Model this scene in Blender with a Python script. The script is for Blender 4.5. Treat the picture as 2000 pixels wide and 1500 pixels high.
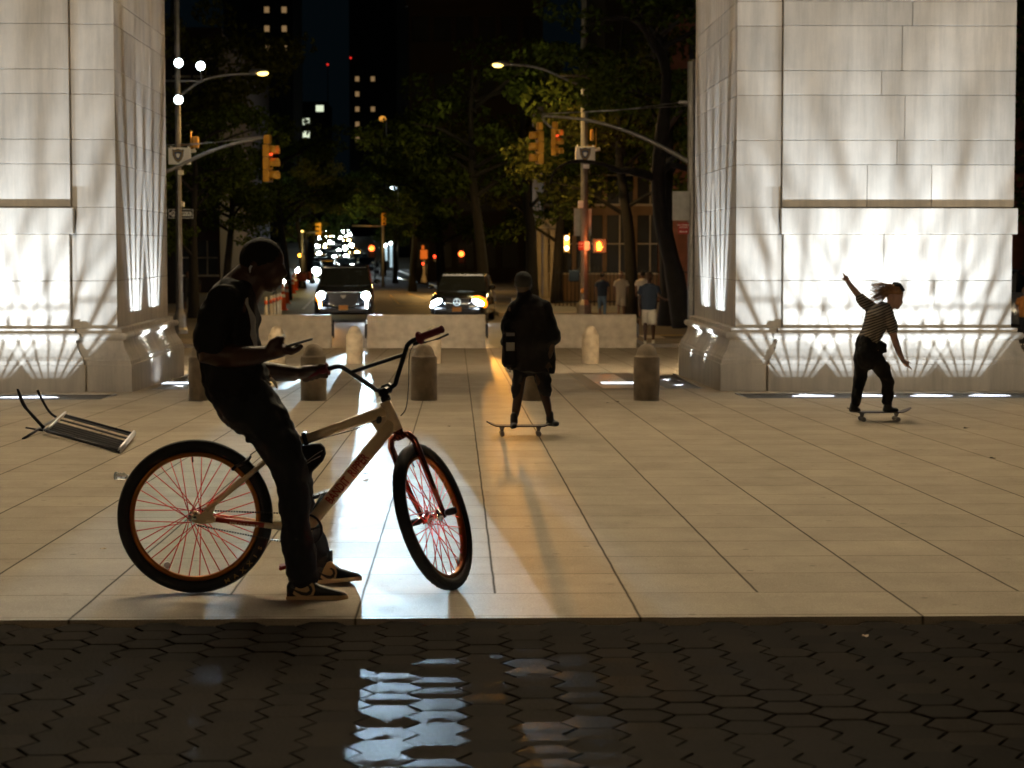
import bpy, bmesh, math, random
from mathutils import Vector, Matrix
R = math.radians
random.seed(7)
scene = bpy.context.scene
for o in list(bpy.data.objects):
    bpy.data.objects.remove(o)

# ------------------------------------------------------------------ camera
CZ = 1.664
YAW, PITCH = math.atan((1000 - 893) / 4100), math.atan((750 - 484) / 4100)
FPX = 4100.0
cam_d = bpy.data.cameras.new('camera')
cam = bpy.data.objects.new('camera', cam_d)
scene.collection.objects.link(cam)
cam.location = (0, 0, CZ)
cam.rotation_euler = (R(90) - PITCH, 0, -YAW)
cam_d.sensor_width = 36.0
cam_d.lens = 36.0 * FPX / 2000
cam_d.clip_start, cam_d.clip_end = 0.1, 3000
cam_d.dof.use_dof = True
cam_d.dof.focus_distance = 14.0
cam_d.dof.aperture_fstop = 4.5
scene.camera = cam

# ------------------------------------------------------------------ world (night sky) and exposure
world = bpy.data.worlds.new('World')
scene.world = world
world.use_nodes = True
nt = world.node_tree
bg = nt.nodes['Background']
bg.inputs['Color'].default_value = (0.30, 0.62, 0.85, 1)
bg.inputs['Strength'].default_value = 0.0035
scene.view_settings.view_transform = 'Standard'
scene.view_settings.look = 'None'
scene.view_settings.exposure = 0.0
scene.view_settings.gamma = 1.0
scene.render.engine = 'CYCLES'
scene.cycles.use_denoising = True
scene.cycles.max_bounces = 6
scene.cycles.diffuse_bounces = 3
scene.cycles.glossy_bounces = 3
scene.cycles.transmission_bounces = 4
scene.cycles.transparent_max_bounces = 8
scene.cycles.caustics_reflective = False
scene.cycles.caustics_refractive = False
scene.cycles.sample_clamp_indirect = 80.0

MC = cam.matrix_basis.to_3x3() if False else (Matrix.Rotation(-YAW, 3, 'Z') @ Matrix.Rotation(R(90) - PITCH, 3, 'X'))
CP = Vector((0, 0, CZ))
def ray(px, py):
    return MC @ Vector(((px - 1000) / FPX, (750 - py) / FPX, -1.0))
def P(px, py, Y):
    """point of the place seen in photo pixel (px, py) at distance Y"""
    d = ray(px, py)
    return CP + d * (Y / d.y)
SL = 0.02
STREET = -0.86
def gz(Y):
    """height of the ground at distance Y"""
    if Y < 53.1: return -SL * (Y - 10.1)
    if Y < 250: return STREET
    return STREET + 0.020 * (Y - 250)
def G(px, py):
    """where the plaza plane is seen in pixel (px, py)"""
    d = ray(px, py)
    # CZ + t dz = -SL (t dy - 10.1)
    t = (SL * 10.1 - CZ) / (d.z + SL * d.y)
    return CP + d * t

# ------------------------------------------------------------------ lamps
def aim(o, a, b):
    o.location = a
    o.rotation_euler = (Vector(b) - Vector(a)).to_track_quat('-Z', 'Y').to_euler()
def spot(name, a, b, power, col, size, blend, radius):
    l = bpy.data.lights.new(name, 'SPOT'); l.energy = power; l.color = col
    l.spot_size = R(size); l.spot_blend = blend; l.shadow_soft_size = radius
    o = bpy.data.objects.new(name, l); scene.collection.objects.link(o); aim(o, a, b)
    return o
def point(name, a, power, col, radius):
    l = bpy.data.lights.new(name, 'POINT'); l.energy = power; l.color = col; l.shadow_soft_size = radius
    o = bpy.data.objects.new(name, l); scene.collection.objects.link(o); o.location = a
    return o
WARM, COOL, SODIUM, AMBER = (1.0, .83, .62), (.78, .92, 1.0), (1.0, .56, .16), (1.0, .42, .06)
# ------------------------------------------------------------------ materials
def mat(name, col, rough=.6, metal=0.0, spec=.5, emit=None, estr=0.0, var=0.0, vscale=8.0, bump=0.0, bscale=60.0, trans=0.0, alpha=1.0, coat=0.0):
    m = bpy.data.materials.new(name); m.use_nodes = True
    n = m.node_tree.nodes; l = m.node_tree.links
    b = n['Principled BSDF']
    b.inputs['Base Color'].default_value = (*col, 1)
    b.inputs['Roughness'].default_value = rough
    b.inputs['Metallic'].default_value = metal
    b.inputs['Specular IOR Level'].default_value = spec
    if coat: b.inputs['Coat Weight'].default_value = coat
    if trans: b.inputs['Transmission Weight'].default_value = trans
    if emit:
        b.inputs['Emission Color'].default_value = (*emit, 1)
        b.inputs['Emission Strength'].default_value = estr
    if var or bump:
        tc = n.new('ShaderNodeTexCoord')
        if var:
            ns = n.new('ShaderNodeTexNoise'); ns.inputs['Scale'].default_value = vscale; ns.inputs['Detail'].default_value = 5
            l.new(tc.outputs['Object'], ns.inputs['Vector'])
            mr = n.new('ShaderNodeMapRange'); mr.inputs['From Min'].default_value = .3; mr.inputs['From Max'].default_value = .7
            mr.inputs['To Min'].default_value = 1 - var; mr.inputs['To Max'].default_value = 1 + var
            l.new(ns.outputs['Fac'], mr.inputs['Value'])
            mx = n.new('ShaderNodeVectorMath'); mx.operation = 'SCALE'; mx.inputs[0].default_value = col
            l.new(mr.outputs['Result'], mx.inputs['Scale']); l.new(mx.outputs['Vector'], b.inputs['Base Color'])
        if bump:
            n2 = n.new('ShaderNodeTexNoise'); n2.inputs['Scale'].default_value = bscale; n2.inputs['Detail'].default_value = 4
            l.new(tc.outputs['Object'], n2.inputs['Vector'])
            bp = n.new('ShaderNodeBump'); bp.inputs['Strength'].default_value = bump; bp.inputs['Distance'].default_value = .01
            l.new(n2.outputs['Fac'], bp.inputs['Height']); l.new(bp.outputs['Normal'], b.inputs['Normal'])
    return m

M = {}
def N(key, *a, **k):
    M[key] = mat(key, *a, **k); return M[key]
N('tyre', (.012, .012, .012), .75, bump=.3, bscale=90)
N('rim', (.36, .13, .03), .35, .85)
N('spoke', (.75, .035, .02), .45, .0)
N('chrome', (.7, .7, .7), .14, 1.0)
N('brushed_metal', (.75, .76, .78), .42, .8)
N('black_metal', (.018, .018, .022), .3, .6)
N('chain', (.10, .09, .08), .4, .9)
N('frame_paint', (.88, .66, .38), .3, .0, coat=.5, var=.05, vscale=30)
N('frame_red', (.42, .03, .01), .4)
N('fork_paint', (.32, .08, .05), .2, .9)
N('grip_red', (.16, .012, .02), .6)
N('skin_dark', (.062, .028, .015), .5, var=.12, vscale=20)
N('skin_mid', (.16, .08, .05), .5, var=.1, vscale=20)
N('skin_light', (.42, .25, .18), .5, var=.08, vscale=20)
N('hair_black', (.008, .007, .006), .8, bump=.8, bscale=300)
N('hair_blond', (.24, .11, .035), .5, var=.3, vscale=40)
N('black_cloth', (.010, .010, .011), .9, bump=.25, bscale=40)
N('denim_black', (.012, .014, .018), .85, bump=.3, bscale=35)
N('print_white', (.55, .55, .53), .8)
N('shoe_cream', (.50, .33, .16), .6)
N('shoe_black', (.012, .013, .012), .45)
N('navy', (.02, .03, .05), .9)
N('jeans_blue', (.10, .16, .24), .9)
N('beige_cloth', (.46, .38, .28), .9)
N('white_cloth', (.58, .54, .45), .9)
N('orange_cloth', (.5, .2, .04), .9)
N('white', (.7, .7, .7), .6)
N('phone', (.02, .02, .022), .55, 0)
N('concrete', (.44, .37, .28), .85, var=.16, vscale=5, bump=.4, bscale=60)
N('bollard_stone', (.33, .26, .175), .85, var=.25, vscale=7, bump=.8, bscale=60)
N('galv', (.22, .21, .20), .45, .6, var=.15, vscale=6)
N('signal_yellow', (.55, .27, .02), .5, var=.1, vscale=5)
N('sign_back', (.30, .29, .27), .6, .2, var=.12, vscale=6)
N('sign_white', (.80, .77, .70), .6)
N('sign_black', (.02, .02, .02), .6)
N('sign_red', (.28, .015, .012), .6)
N('shield_blue', (.03, .05, .10), .5)
N('shield_gold', (.35, .22, .06), .5)
N('bark', (.009, .0065, .0045), .9, var=.35, vscale=6, bump=1, bscale=12)
N('kerb', (.22, .21, .19), .85, var=.2, vscale=4, bump=.4)
N('sidewalk', (.20, .17, .14), .85, var=.2, vscale=1.5, bump=.3)
N('line_yellow', (.40, .26, .05), .7, var=.25, vscale=5)
N('line_white', (.45, .43, .40), .7, var=.25, vscale=5)
N('orange_plastic', (.62, .09, .02), .6)
N('car_black', (.012, .013, .016), .16, .3, coat=1.0)
N('car_grey', (.06, .065, .07), .25, .5, coat=1.0)
N('car_silver', (.30, .31, .33), .25, .6, coat=1.0)
N('car_taxi', (.55, .33, .03), .3, 0, coat=1.0)
N('car_glass', (.01, .013, .016), .06, 0, .9)
N('plate', (.55, .25, .06), .6)
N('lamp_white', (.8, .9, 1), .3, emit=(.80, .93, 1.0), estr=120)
N('lamp_far', (.8, .9, 1), .3, emit=(.86, 1.0, .90), estr=110)
N('lamp_farwarm', (.8, .9, 1), .3, emit=(1.0, .72, .30), estr=70)
N('lamp_warm', (.9, .8, .6), .3, emit=(1.0, .85, .5), estr=5)
N('lamp_amber', (1, .5, .1), .3, emit=(1.0, .36, .03), estr=14)
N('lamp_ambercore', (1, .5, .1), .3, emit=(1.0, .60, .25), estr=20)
N('amber_glare', (1, .4, .05), .3, emit=(1.0, .25, .008), estr=2.6)
N('lamp_sodium', (1, .7, .3), .3, emit=(1.0, .66, .16), estr=5)
N('lamp_globe', (.8, .9, 1), .3, emit=(.80, .97, 1.0), estr=22)
N('lamp_red', (.8, .05, .02), .3, emit=(1.0, .05, .015), estr=5)
N('lamp_hand', (.8, .2, .02), .3, emit=(1.0, .20, .02), estr=9)
N('lamp_blue', (.1, .2, .9), .3, emit=(.2, .4, 1.0), estr=3)
N('uplight_lens', (.8, .9, 1), .3, emit=(.80, .86, 1.0), estr=3.2)
N('win_warm', (.3, .2, .1), .6, emit=(1.0, .62, .28), estr=.22)
N('win_pale', (.3, .3, .2), .6, emit=(.9, 1.0, .72), estr=.9)
N('win_orange', (.5, .3, .1), .6, emit=(1.0, .42, .06), estr=.8)
N('beacon_red', (.5, .05, .05), .6, emit=(1.0, .03, .02), estr=1.2)
N('tower_wall', (.012, .012, .013), .9, var=.2, vscale=.2)
N('brown_stone', (.20, .125, .07), .85, var=.25, vscale=1.2, bump=.3, bscale=8)
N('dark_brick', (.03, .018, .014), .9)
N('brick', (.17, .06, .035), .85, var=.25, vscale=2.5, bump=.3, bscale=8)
N('pale_stone', (.42, .36, .27), .8, var=.15, vscale=2)
N('dark_glass', (.010, .010, .012), .45, 0, .25)
N('iron', (.012, .012, .012), .5, .5)
N('rubber', (.01, .01, .01), .7)
N('deck', (.05, .03, .025), .6)
N('wheel_pale', (.35, .33, .3), .5)
N('leaf_litter', (.05, .03, .015), .9)

def leaf_mat(name, col):
    m = bpy.data.materials.new(name); m.use_nodes = True
    n = m.node_tree.nodes; l = m.node_tree.links; n.clear()
    out = n.new('ShaderNodeOutputMaterial'); mx = n.new('ShaderNodeMixShader'); mx.inputs[0].default_value = .35
    d = n.new('ShaderNodeBsdfDiffuse'); t = n.new('ShaderNodeBsdfTranslucent')
    g = n.new('ShaderNodeNewGeometry'); rmp = n.new('ShaderNodeMapRange')
    rmp.inputs['To Min'].default_value = .45; rmp.inputs['To Max'].default_value = 1.5
    l.new(g.outputs['Random Per Island'], rmp.inputs['Value'])
    v = n.new('ShaderNodeVectorMath'); v.operation = 'SCALE'; v.inputs[0].default_value = col
    l.new(rmp.outputs['Result'], v.inputs['Scale'])
    for s in (d, t): l.new(v.outputs['Vector'], s.inputs['Color'])
    l.new(d.outputs[0], mx.inputs[1]); l.new(t.outputs[0], mx.inputs[2]); l.new(mx.outputs[0], out.inputs[0])
    M[name] = m
leaf_mat('leaves', (.052, .072, .014)); leaf_mat('leaves_olive', (.072, .074, .016))

# ------------------------------------------------------------------ mesh builder
class MB:
    def __init__(s, mtx=None):
        s.v = []; s.f = []; s.sm = []; s.m = mtx or Matrix.Identity(4)
    def add(s, vs, fs, smooth=False):
        k = len(s.v)
        s.v += [s.m @ Vector(v) for v in vs]
        s.f += [tuple(i + k for i in f) for f in fs]
        s.sm += [smooth] * len(fs)
        return s
    def box(s, c, d, rot=None, bev=0.0):
        """box centred on c with full size d; bev chamfers every edge"""
        x, y, z = d[0] / 2, d[1] / 2, d[2] / 2
        c = Vector(c); rot = rot or Matrix.Identity(3)
        if not bev:
            vs = [c + rot @ Vector((sx * x, sy * y, sz * z)) for sz in (-1, 1) for sy in (-1, 1) for sx in (-1, 1)]
            return s.add(vs, [(0, 2, 3, 1), (4, 5, 7, 6), (0, 1, 5, 4), (2, 6, 7, 3), (0, 4, 6, 2), (1, 3, 7, 5)])
        b = min(bev, x * .9, y * .9, z * .9)
        vs = []; idx = {}
        for sx in (-1, 1):
            for sy in (-1, 1):
                for sz in (-1, 1):
                    for ax in range(3):
                        q = [sx * (x - b), sy * (y - b), sz * (z - b)]
                        q[ax] = (sx * x, sy * y, sz * z)[ax]
                        idx[(sx, sy, sz, ax)] = len(vs); vs.append(c + rot @ Vector(q))
        fs = []
        for ax in range(3):
            o1, o2 = [a for a in range(3) if a != ax]
            for sg in (-1, 1):
                ring = []
                for (a, bb) in ((-1, -1), (1, -1), (1, 1), (-1, 1)):
                    k = [0, 0, 0]; k[ax] = sg; k[o1] = a; k[o2] = bb
                    ring.append(idx[(*k, ax)])
                fs.append(tuple(ring))
            for a in (-1, 1):
                for bb in (-1, 1):
                    k0 = [0, 0, 0]; k0[o1] = a; k0[o2] = bb; k1 = list(k0); k0[ax] = -1; k1[ax] = 1
                    fs.append((idx[(*k0, o1)], idx[(*k1, o1)], idx[(*k1, o2)], idx[(*k0, o2)]))
        for sx in (-1, 1):
            for sy in (-1, 1):
                for sz in (-1, 1):
                    fs.append((idx[(sx, sy, sz, 0)], idx[(sx, sy, sz, 1)], idx[(sx, sy, sz, 2)]))
        return s.add(vs, fs)
    def b2(s, x0, x1, y0, y1, z0, z1, bev=0.0):
        return s.box(((x0 + x1) / 2, (y0 + y1) / 2, (z0 + z1) / 2), (abs(x1 - x0), abs(y1 - y0), abs(z1 - z0)), None, bev)
    def tube(s, pts, rad, n=10, caps=True, flat=1.0, up=(0, 1, 0), smooth=True):
        """swept tube; rad = number or list; flat = depth radius / in-plane radius along up"""
        pts = [Vector(p) for p in pts]
        if not isinstance(rad, (list, tuple)): rad = [rad] * len(pts)
        fl = flat if isinstance(flat, (list, tuple)) else [flat] * len(pts)
        up = Vector(up); vs = []
        for i, p in enumerate(pts):
            a = pts[max(0, i - 1)]; b = pts[min(len(pts) - 1, i + 1)]
            t = (b - a)
            t = t.normalized() if t.length > 1e-9 else Vector((0, 0, 1))
            w = up - t * up.dot(t)
            if w.length < 1e-3:
                w = Vector((1, 0, .01)) - t * t.x
            w.normalize(); u = t.cross(w)
            for k in range(n):
                an = 2 * math.pi * k / n
                vs.append(p + u * (math.cos(an) * rad[i]) + w * (math.sin(an) * rad[i] * fl[i]))
        fs = []
        for i in range(len(pts) - 1):
            for k in range(n):
                k2 = (k + 1) % n
                fs.append((i * n + k, i * n + k2, (i + 1) * n + k2, (i + 1) * n + k))
        if caps:
            fs.append(tuple(range(n - 1, -1, -1))); fs.append(tuple((len(pts) - 1) * n + k for k in range(n)))
        return s.add(vs, fs, smooth)
    def rings(s, rings, closed=True, smooth=True, caps=True):
        n = len(rings[0]); vs = [v for r in rings for v in r]; fs = []
        for i in range(len(rings) - 1):
            for k in range(n if closed else n - 1):
                k2 = (k + 1) % n
                fs.append((i * n + k, i * n + k2, (i + 1) * n + k2, (i + 1) * n + k))
        if caps:
            fs.append(tuple(range(n - 1, -1, -1))); fs.append(tuple((len(rings) - 1) * n + k for k in range(n)))
        return s.add(vs, fs, smooth)
    def lathe(s, prof, n=24, c=(0, 0, 0), smooth=True, axis='Z'):
        rr = []
        c = Vector(c)
        for r, z in prof:
            ring = []
            for k in range(n):
                a = 2 * math.pi * k / n
                q = (math.cos(a) * r, math.sin(a) * r, z) if axis == 'Z' else ((z, math.cos(a) * r, math.sin(a) * r) if axis == 'X' else (math.sin(a) * r, z, math.cos(a) * r))
                ring.append(c + Vector(q))
            rr.append(ring)
        return s.rings(rr, smooth=smooth)
    def ball(s, c, r, n=12, m=8, rot=None):
        c = Vector(c); r = Vector(r if isinstance(r, (list, tuple, Vector)) else (r, r, r)); rot = rot or Matrix.Identity(3)
        rr = []
        for i in range(m + 1):
            th = math.pi * max(.02, min(.98, i / m)) if i in (0, m) else math.pi * i / m
            rr.append([c + rot @ Vector((r.x * math.sin(th) * math.cos(2 * math.pi * k / n), r.y * math.sin(th) * math.sin(2 * math.pi * k / n), -r.z * math.cos(th))) for k in range(n)])
        return s.rings(rr)
    def prism(s, poly, d0, d1, plane='XZ', smooth=False):
        """polygon extruded between depths d0 and d1"""
        def q(a, b, d):
            return (a, d, b) if plane == 'XZ' else ((a, b, d) if plane == 'XY' else (d, a, b))
        n = len(poly)
        vs = [q(a, b, d0) for a, b in poly] + [q(a, b, d1) for a, b in poly]
        fs = [tuple(range(n)), tuple(range(2 * n - 1, n - 1, -1))] + [(k, k + n, (k + 1) % n + n, (k + 1) % n) for k in range(n)]
        return s.add(vs, fs, smooth)
    def torus(s, c, R0, r, axis=(0, 1, 0), n=64, m=10, rz=None):
        """torus about axis; r radial, rz axial minor radius"""
        ax = Vector(axis).normalized(); a = Vector((0, 0, 1)); a = (a - ax * a.dot(ax)).normalized(); b = ax.cross(a); c = Vector(c)
        rz = rz or r; vs = []
        for i in range(n):
            t = 2 * math.pi * i / n; d = a * math.cos(t) + b * math.sin(t)
            for k in range(m):
                p = 2 * math.pi * k / m
                vs.append(c + d * (R0 + r * math.cos(p)) + ax * (rz * math.sin(p)))
        fs = [(i * m + k, i * m + (k + 1) % m, ((i + 1) % n) * m + (k + 1) % m, ((i + 1) % n) * m + k) for i in range(n) for k in range(m)]
        return s.add(vs, fs, True)
    def build(s, name, m, parent=None, fix=True):
        me = bpy.data.meshes.new(name)
        inv = parent_inv(parent)
        me.from_pydata([inv @ v for v in s.v], [], s.f)
        me.polygons.foreach_set('use_smooth', s.sm)
        if fix:
            b = bmesh.new(); b.from_mesh(me); bmesh.ops.recalc_face_normals(b, faces=b.faces); b.to_mesh(me); b.free()
        me.materials.append(m if not isinstance(m, str) else M[m])
        o = bpy.data.objects.new(name, me); scene.collection.objects.link(o)
        if parent: o.parent = parent
        return o
def wmat(o):
    m = Matrix.Translation(o.location) @ o.rotation_euler.to_matrix().to_4x4() @ Matrix.Diagonal((*o.scale, 1))
    return wmat(o.parent) @ m if o.parent else m
def parent_inv(p):
    return wmat(p).inverted() if p else Matrix.Identity(4)
def tag(o, label=None, cat=None, group=None, kind=None):
    if label: o['label'] = label
    if cat: o['category'] = cat
    if group: o['group'] = group
    if kind: o['kind'] = kind
    return o
def thing(name, label, cat, loc=(0, 0, 0), rz=0.0, group=None):
    o = bpy.data.objects.new(name, None); scene.collection.objects.link(o)
    o.location = loc; o.rotation_euler = (0, 0, rz); o.empty_display_size = .2
    return tag(o, label, cat, group)
def copy_tree(o, parent=None):
    kids = [c for c in bpy.data.objects if c.parent == o]
    c = o.copy(); scene.collection.objects.link(c); c.parent = parent
    for k in kids: copy_tree(k, c)
    return c
def fuse(name, mb, voxel, m, parent=None, smooth=4, fold=0.0, fsize=.09):
    """melt the overlapping shapes of mb into one continuous surface"""
    o = mb.build(name, m, parent, fix=True)
    r = o.modifiers.new('r', 'REMESH'); r.mode = 'VOXEL'; r.voxel_size = voxel; r.use_smooth_shade = True
    if smooth:
        sm = o.modifiers.new('s', 'SMOOTH'); sm.factor = .5; sm.iterations = smooth
    if fold:
        tx = bpy.data.textures.new('folds', 'CLOUDS'); tx.noise_scale = fsize; tx.noise_depth = 1
        d_ = o.modifiers.new('d', 'DISPLACE'); d_.texture = tx; d_.strength = fold; d_.mid_level = .5; d_.texture_coords = 'LOCAL'
    bpy.context.view_layer.update()
    dg = bpy.context.evaluated_depsgraph_get()
    me = bpy.data.meshes.new_from_object(o.evaluated_get(dg))
    old = o.data; o.modifiers.clear(); o.data = me; bpy.data.meshes.remove(old)
    if not me.materials: me.materials.append(M[m] if isinstance(m, str) else m)
    me.polygons.foreach_set('use_smooth', [True] * len(me.polygons))
    return o
_tc = {}
def text_geo(txt, size=1.0, extrude=.01, bold=False):
    key = (txt, size, extrude, bold)
    if key not in _tc:
        cu = bpy.data.curves.new('t', 'FONT'); cu.body = txt; cu.size = size; cu.extrude = extrude
        cu.align_x = 'CENTER'; cu.align_y = 'CENTER'; cu.resolution_u = 2
        if bold: cu.offset = size * .018
        o = bpy.data.objects.new('t', cu); scene.collection.objects.link(o)
        bpy.context.view_layer.update()
        me = o.to_mesh()
        _tc[key] = ([v.co.copy() for v in me.vertices], [tuple(p.vertices) for p in me.polygons])
        o.to_mesh_clear(); bpy.data.objects.remove(o); bpy.data.curves.remove(cu)
    return _tc[key]
def lettering(txt, size, origin, xdir, ydir, m, parent, name='lettering', bold=False, ext=.002, sx=1.0):
    vs, fs = text_geo(txt, 1.0, .01, bold)
    x = Vector(xdir).normalized(); y = Vector(ydir); y = (y - x * y.dot(x)).normalized(); z = x.cross(y)
    o = Vector(origin)
    mb = MB(); mb.add([o + x * (v.x * size * sx) + y * (v.y * size) + z * (v.z * 100 * ext) for v in vs], fs)
    return mb.build(name, m, parent, fix=False)
# ------------------------------------------------------------------ plaza paving
JX = G(966.8, 1158).x            # a long joint passes here
SX = 0.635
ROWY = G(1000, 1159).y           # first cross joint
EDGEY = G(1000, 1207).y          # near edge of the granite
def floor_mat():
    m = bpy.data.materials.new('granite_paving'); m.use_nodes = True
    n = m.node_tree.nodes; l = m.node_tree.links; b = n['Principled BSDF']
    geo = n.new('ShaderNodeNewGeometry'); sep = n.new('ShaderNodeSeparateXYZ'); l.new(geo.outputs['Position'], sep.inputs[0])
    def math_(op, a, bb=None, clamp=False):
        k = n.new('ShaderNodeMath'); k.operation = op; k.use_clamp = clamp
        for i, q in enumerate((a, bb)):
            if q is None: continue
            if isinstance(q, (int, float)): k.inputs[i].default_value = q
            else: l.new(q, k.inputs[i])
        return k.outputs[0]
    wob = n.new('ShaderNodeTexNoise'); wob.inputs['Scale'].default_value = 2.2; wob.inputs['Detail'].default_value = 3
    l.new(geo.outputs['Position'], wob.inputs['Vector'])
    w = math_('MULTIPLY', math_('SUBTRACT', wob.outputs['Fac'], .5), .016)
    xs = math_('ADD', math_('DIVIDE', math_('SUBTRACT', sep.outputs[0], JX), SX), w)
    ys = math_('ADD', math_('DIVIDE', math_('SUBTRACT', sep.outputs[1], ROWY), .69), w)
    def line(q, width):
        fr = math_('FRACT', math_('ADD', q, 100.5)); d = math_('ABSOLUTE', math_('SUBTRACT', fr, .5))
        return math_('SUBTRACT', 1.0, math_('DIVIDE', d, width), True)
    border = math_('LESS_THAN', sep.outputs[1], ROWY)
    xb = math_('DIVIDE', math_('ADD', xs, 1.0), 2.0)
    lx = math_('ADD', math_('MULTIPLY', line(xs, .016), math_('SUBTRACT', 1.0, border)), math_('MULTIPLY', line(xb, .008), border))
    ly = line(ys, .014)
    # how open each cross joint is, slab by slab
    cell = n.new('ShaderNodeTexWhiteNoise'); cell.noise_dimensions = '2D'
    cmb = n.new('ShaderNodeCombineXYZ'); l.new(math_('FLOOR', math_('ADD', ys, .5)), cmb.inputs[0]); l.new(math_('FLOOR', xs), cmb.inputs[1])
    l.new(cmb.outputs[0], cell.inputs['Vector'])
    ly = math_('MULTIPLY', ly, math_('ADD', .62, math_('MULTIPLY', math_('POWER', cell.outputs[0], 2), .38)))
    joint = math_('MAXIMUM', lx, ly)
    slab = n.new('ShaderNodeTexWhiteNoise'); slab.noise_dimensions = '2D'
    cm2 = n.new('ShaderNodeCombineXYZ'); l.new(math_('FLOOR', xs), cm2.inputs[0]); l.new(math_('FLOOR', ys), cm2.inputs[1]); l.new(cm2.outputs[0], slab.inputs['Vector'])
    ns = n.new('ShaderNodeTexNoise'); ns.inputs['Scale'].default_value = 1.3; ns.inputs['Detail'].default_value = 6; ns.inputs['Roughness'].default_value = .65
    mp = n.new('ShaderNodeMapping'); mp.inputs['Scale'].default_value = (1.7, 1.2, 1); l.new(geo.outputs['Position'], mp.inputs['Vector']); l.new(mp.outputs[0], ns.inputs['Vector'])
    gr = n.new('ShaderNodeTexNoise'); gr.inputs['Scale'].default_value = 140; gr.inputs['Detail'].default_value = 2
    l.new(geo.outputs['Position'], gr.inputs['Vector'])
    val = math_('ADD', .78, math_('MULTIPLY', slab.outputs[0], .10))
    val = math_('ADD', val, math_('MULTIPLY', math_('SUBTRACT', ns.outputs['Fac'], .5), .55))
    val = math_('ADD', val, math_('MULTIPLY', math_('SUBTRACT', gr.outputs['Fac'], .5), .9))
    vo = n.new('ShaderNodeTexVoronoi'); vo.inputs['Scale'].default_value = 3.3; l.new(geo.outputs['Position'], vo.inputs['Vector'])
    gsp = n.new('ShaderNodeMapRange'); gsp.inputs['From Min'].default_value = .045; gsp.inputs['From Max'].default_value = .085; gsp.inputs['To Min'].default_value = .62; gsp.inputs['To Max'].default_value = 1.0; l.new(vo.outputs['Distance'], gsp.inputs['Value'])
    val = math_('MULTIPLY', val, gsp.outputs[0])
    val = math_('MULTIPLY', val, math_('SUBTRACT', 1.0, math_('MULTIPLY', joint, .9)))
    v = n.new('ShaderNodeVectorMath'); v.operation = 'SCALE'; v.inputs[0].default_value = (.46, .385, .285); l.new(val, v.inputs['Scale'])
    l.new(v.outputs[0], b.inputs['Base Color'])
    rg = math_('ADD', .45, math_('MULTIPLY', ns.outputs['Fac'], .24)); l.new(rg, b.inputs['Roughness'])
    l.new(math_('MULTIPLY', .24, math_('SUBTRACT', 1.0, joint)), b.inputs['Specular IOR Level'])
    bp = n.new('ShaderNodeBump'); bp.inputs['Strength'].default_value = .5; bp.inputs['Distance'].default_value = .004
    h = math_('ADD', math_('MULTIPLY', gr.outputs['Fac'], .25), math_('MULTIPLY', ns.outputs['Fac'], .5))
    l.new(h, bp.inputs['Height'])
    df = n.new('ShaderNodeBsdfDiffuse'); gl = n.new('ShaderNodeBsdfAnisotropic'); mx = n.new('ShaderNodeMixShader')
    l.new(math_('MULTIPLY', .055, math_('SUBTRACT', 1.0, joint)), mx.inputs[0])
    l.new(v.outputs[0], df.inputs['Color']); l.new(rg, gl.inputs['Roughness']); gl.inputs['Color'].default_value = (.9, .9, .9, 1)
    for q in (df, gl): l.new(bp.outputs[0], q.inputs['Normal'])
    l.new(df.outputs[0], mx.inputs[1]); l.new(gl.outputs[0], mx.inputs[2]); l.new(mx.outputs[0], n['Material Output'].inputs[0]); n.remove(b)
    return m
M['paving'] = floor_mat()
WY0, WY1 = 28.15, 29.35                       # trench of the facade uplights
RX0, RX1 = P(1452, 776, 28.7).x, 16.0
LX0, LX1 = -14.0, P(208, 776, 28.7).x
PIX_R = P(1438, 400, 30.46).x; PIX_L = P(226, 400, 30.46).x      # inner faces of the piers
IWX_R = (PIX_R - .95, PIX_R - .40); IWX_L = (PIX_L + .40, PIX_L + .95); IWY = (31.0, 35.4)
holes = [(LX0, LX1, WY0, WY1), (RX0, RX1, WY0, WY1), (*IWX_L, *IWY), (*IWX_R, *IWY)]
xs = sorted({-40, 40} | {h[0] for h in holes} | {h[1] for h in holes}); ys = sorted({EDGEY, 53.1} | {h[2] for h in holes} | {h[3] for h in holes})
mb = MB()
for i in range(len(xs) - 1):
    for j in range(len(ys) - 1):
        cx, cy = (xs[i] + xs[i + 1]) / 2, (ys[j] + ys[j + 1]) / 2
        if any(h[0] < cx < h[1] and h[2] < cy < h[3] for h in holes): continue
        q = [(xs[i], ys[j]), (xs[i + 1], ys[j]), (xs[i + 1], ys[j + 1]), (xs[i], ys[j + 1])]
        mb.add([(x, y, gz(y)) for x, y in q], [(0, 1, 2, 3)])
# thickness of the slab edge towards the pavers
mb.add([(-40, EDGEY, gz(EDGEY)), (40, EDGEY, gz(EDGEY)), (40, EDGEY, gz(EDGEY) - .2), (-40, EDGEY, gz(EDGEY) - .2)], [(0, 1, 2, 3)])
# walls and bottoms of the light trenches
for (a, b_, c, d) in holes:
    za, zb = gz(c), gz(d); zd = -.30
    mb.add([(a, c, za), (b_, c, za), (b_, d, zb), (a, d, zb), (a, c, za + zd), (b_, c, za + zd), (b_, d, zb + zd), (a, d, zb + zd)],
           [(0, 1, 5, 4), (1, 2, 6, 5), (2, 3, 7, 6), (3, 0, 4, 7), (4, 5, 6, 7)])
tag(mb.build('plaza', 'paving', fix=False), kind='structure')

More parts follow.
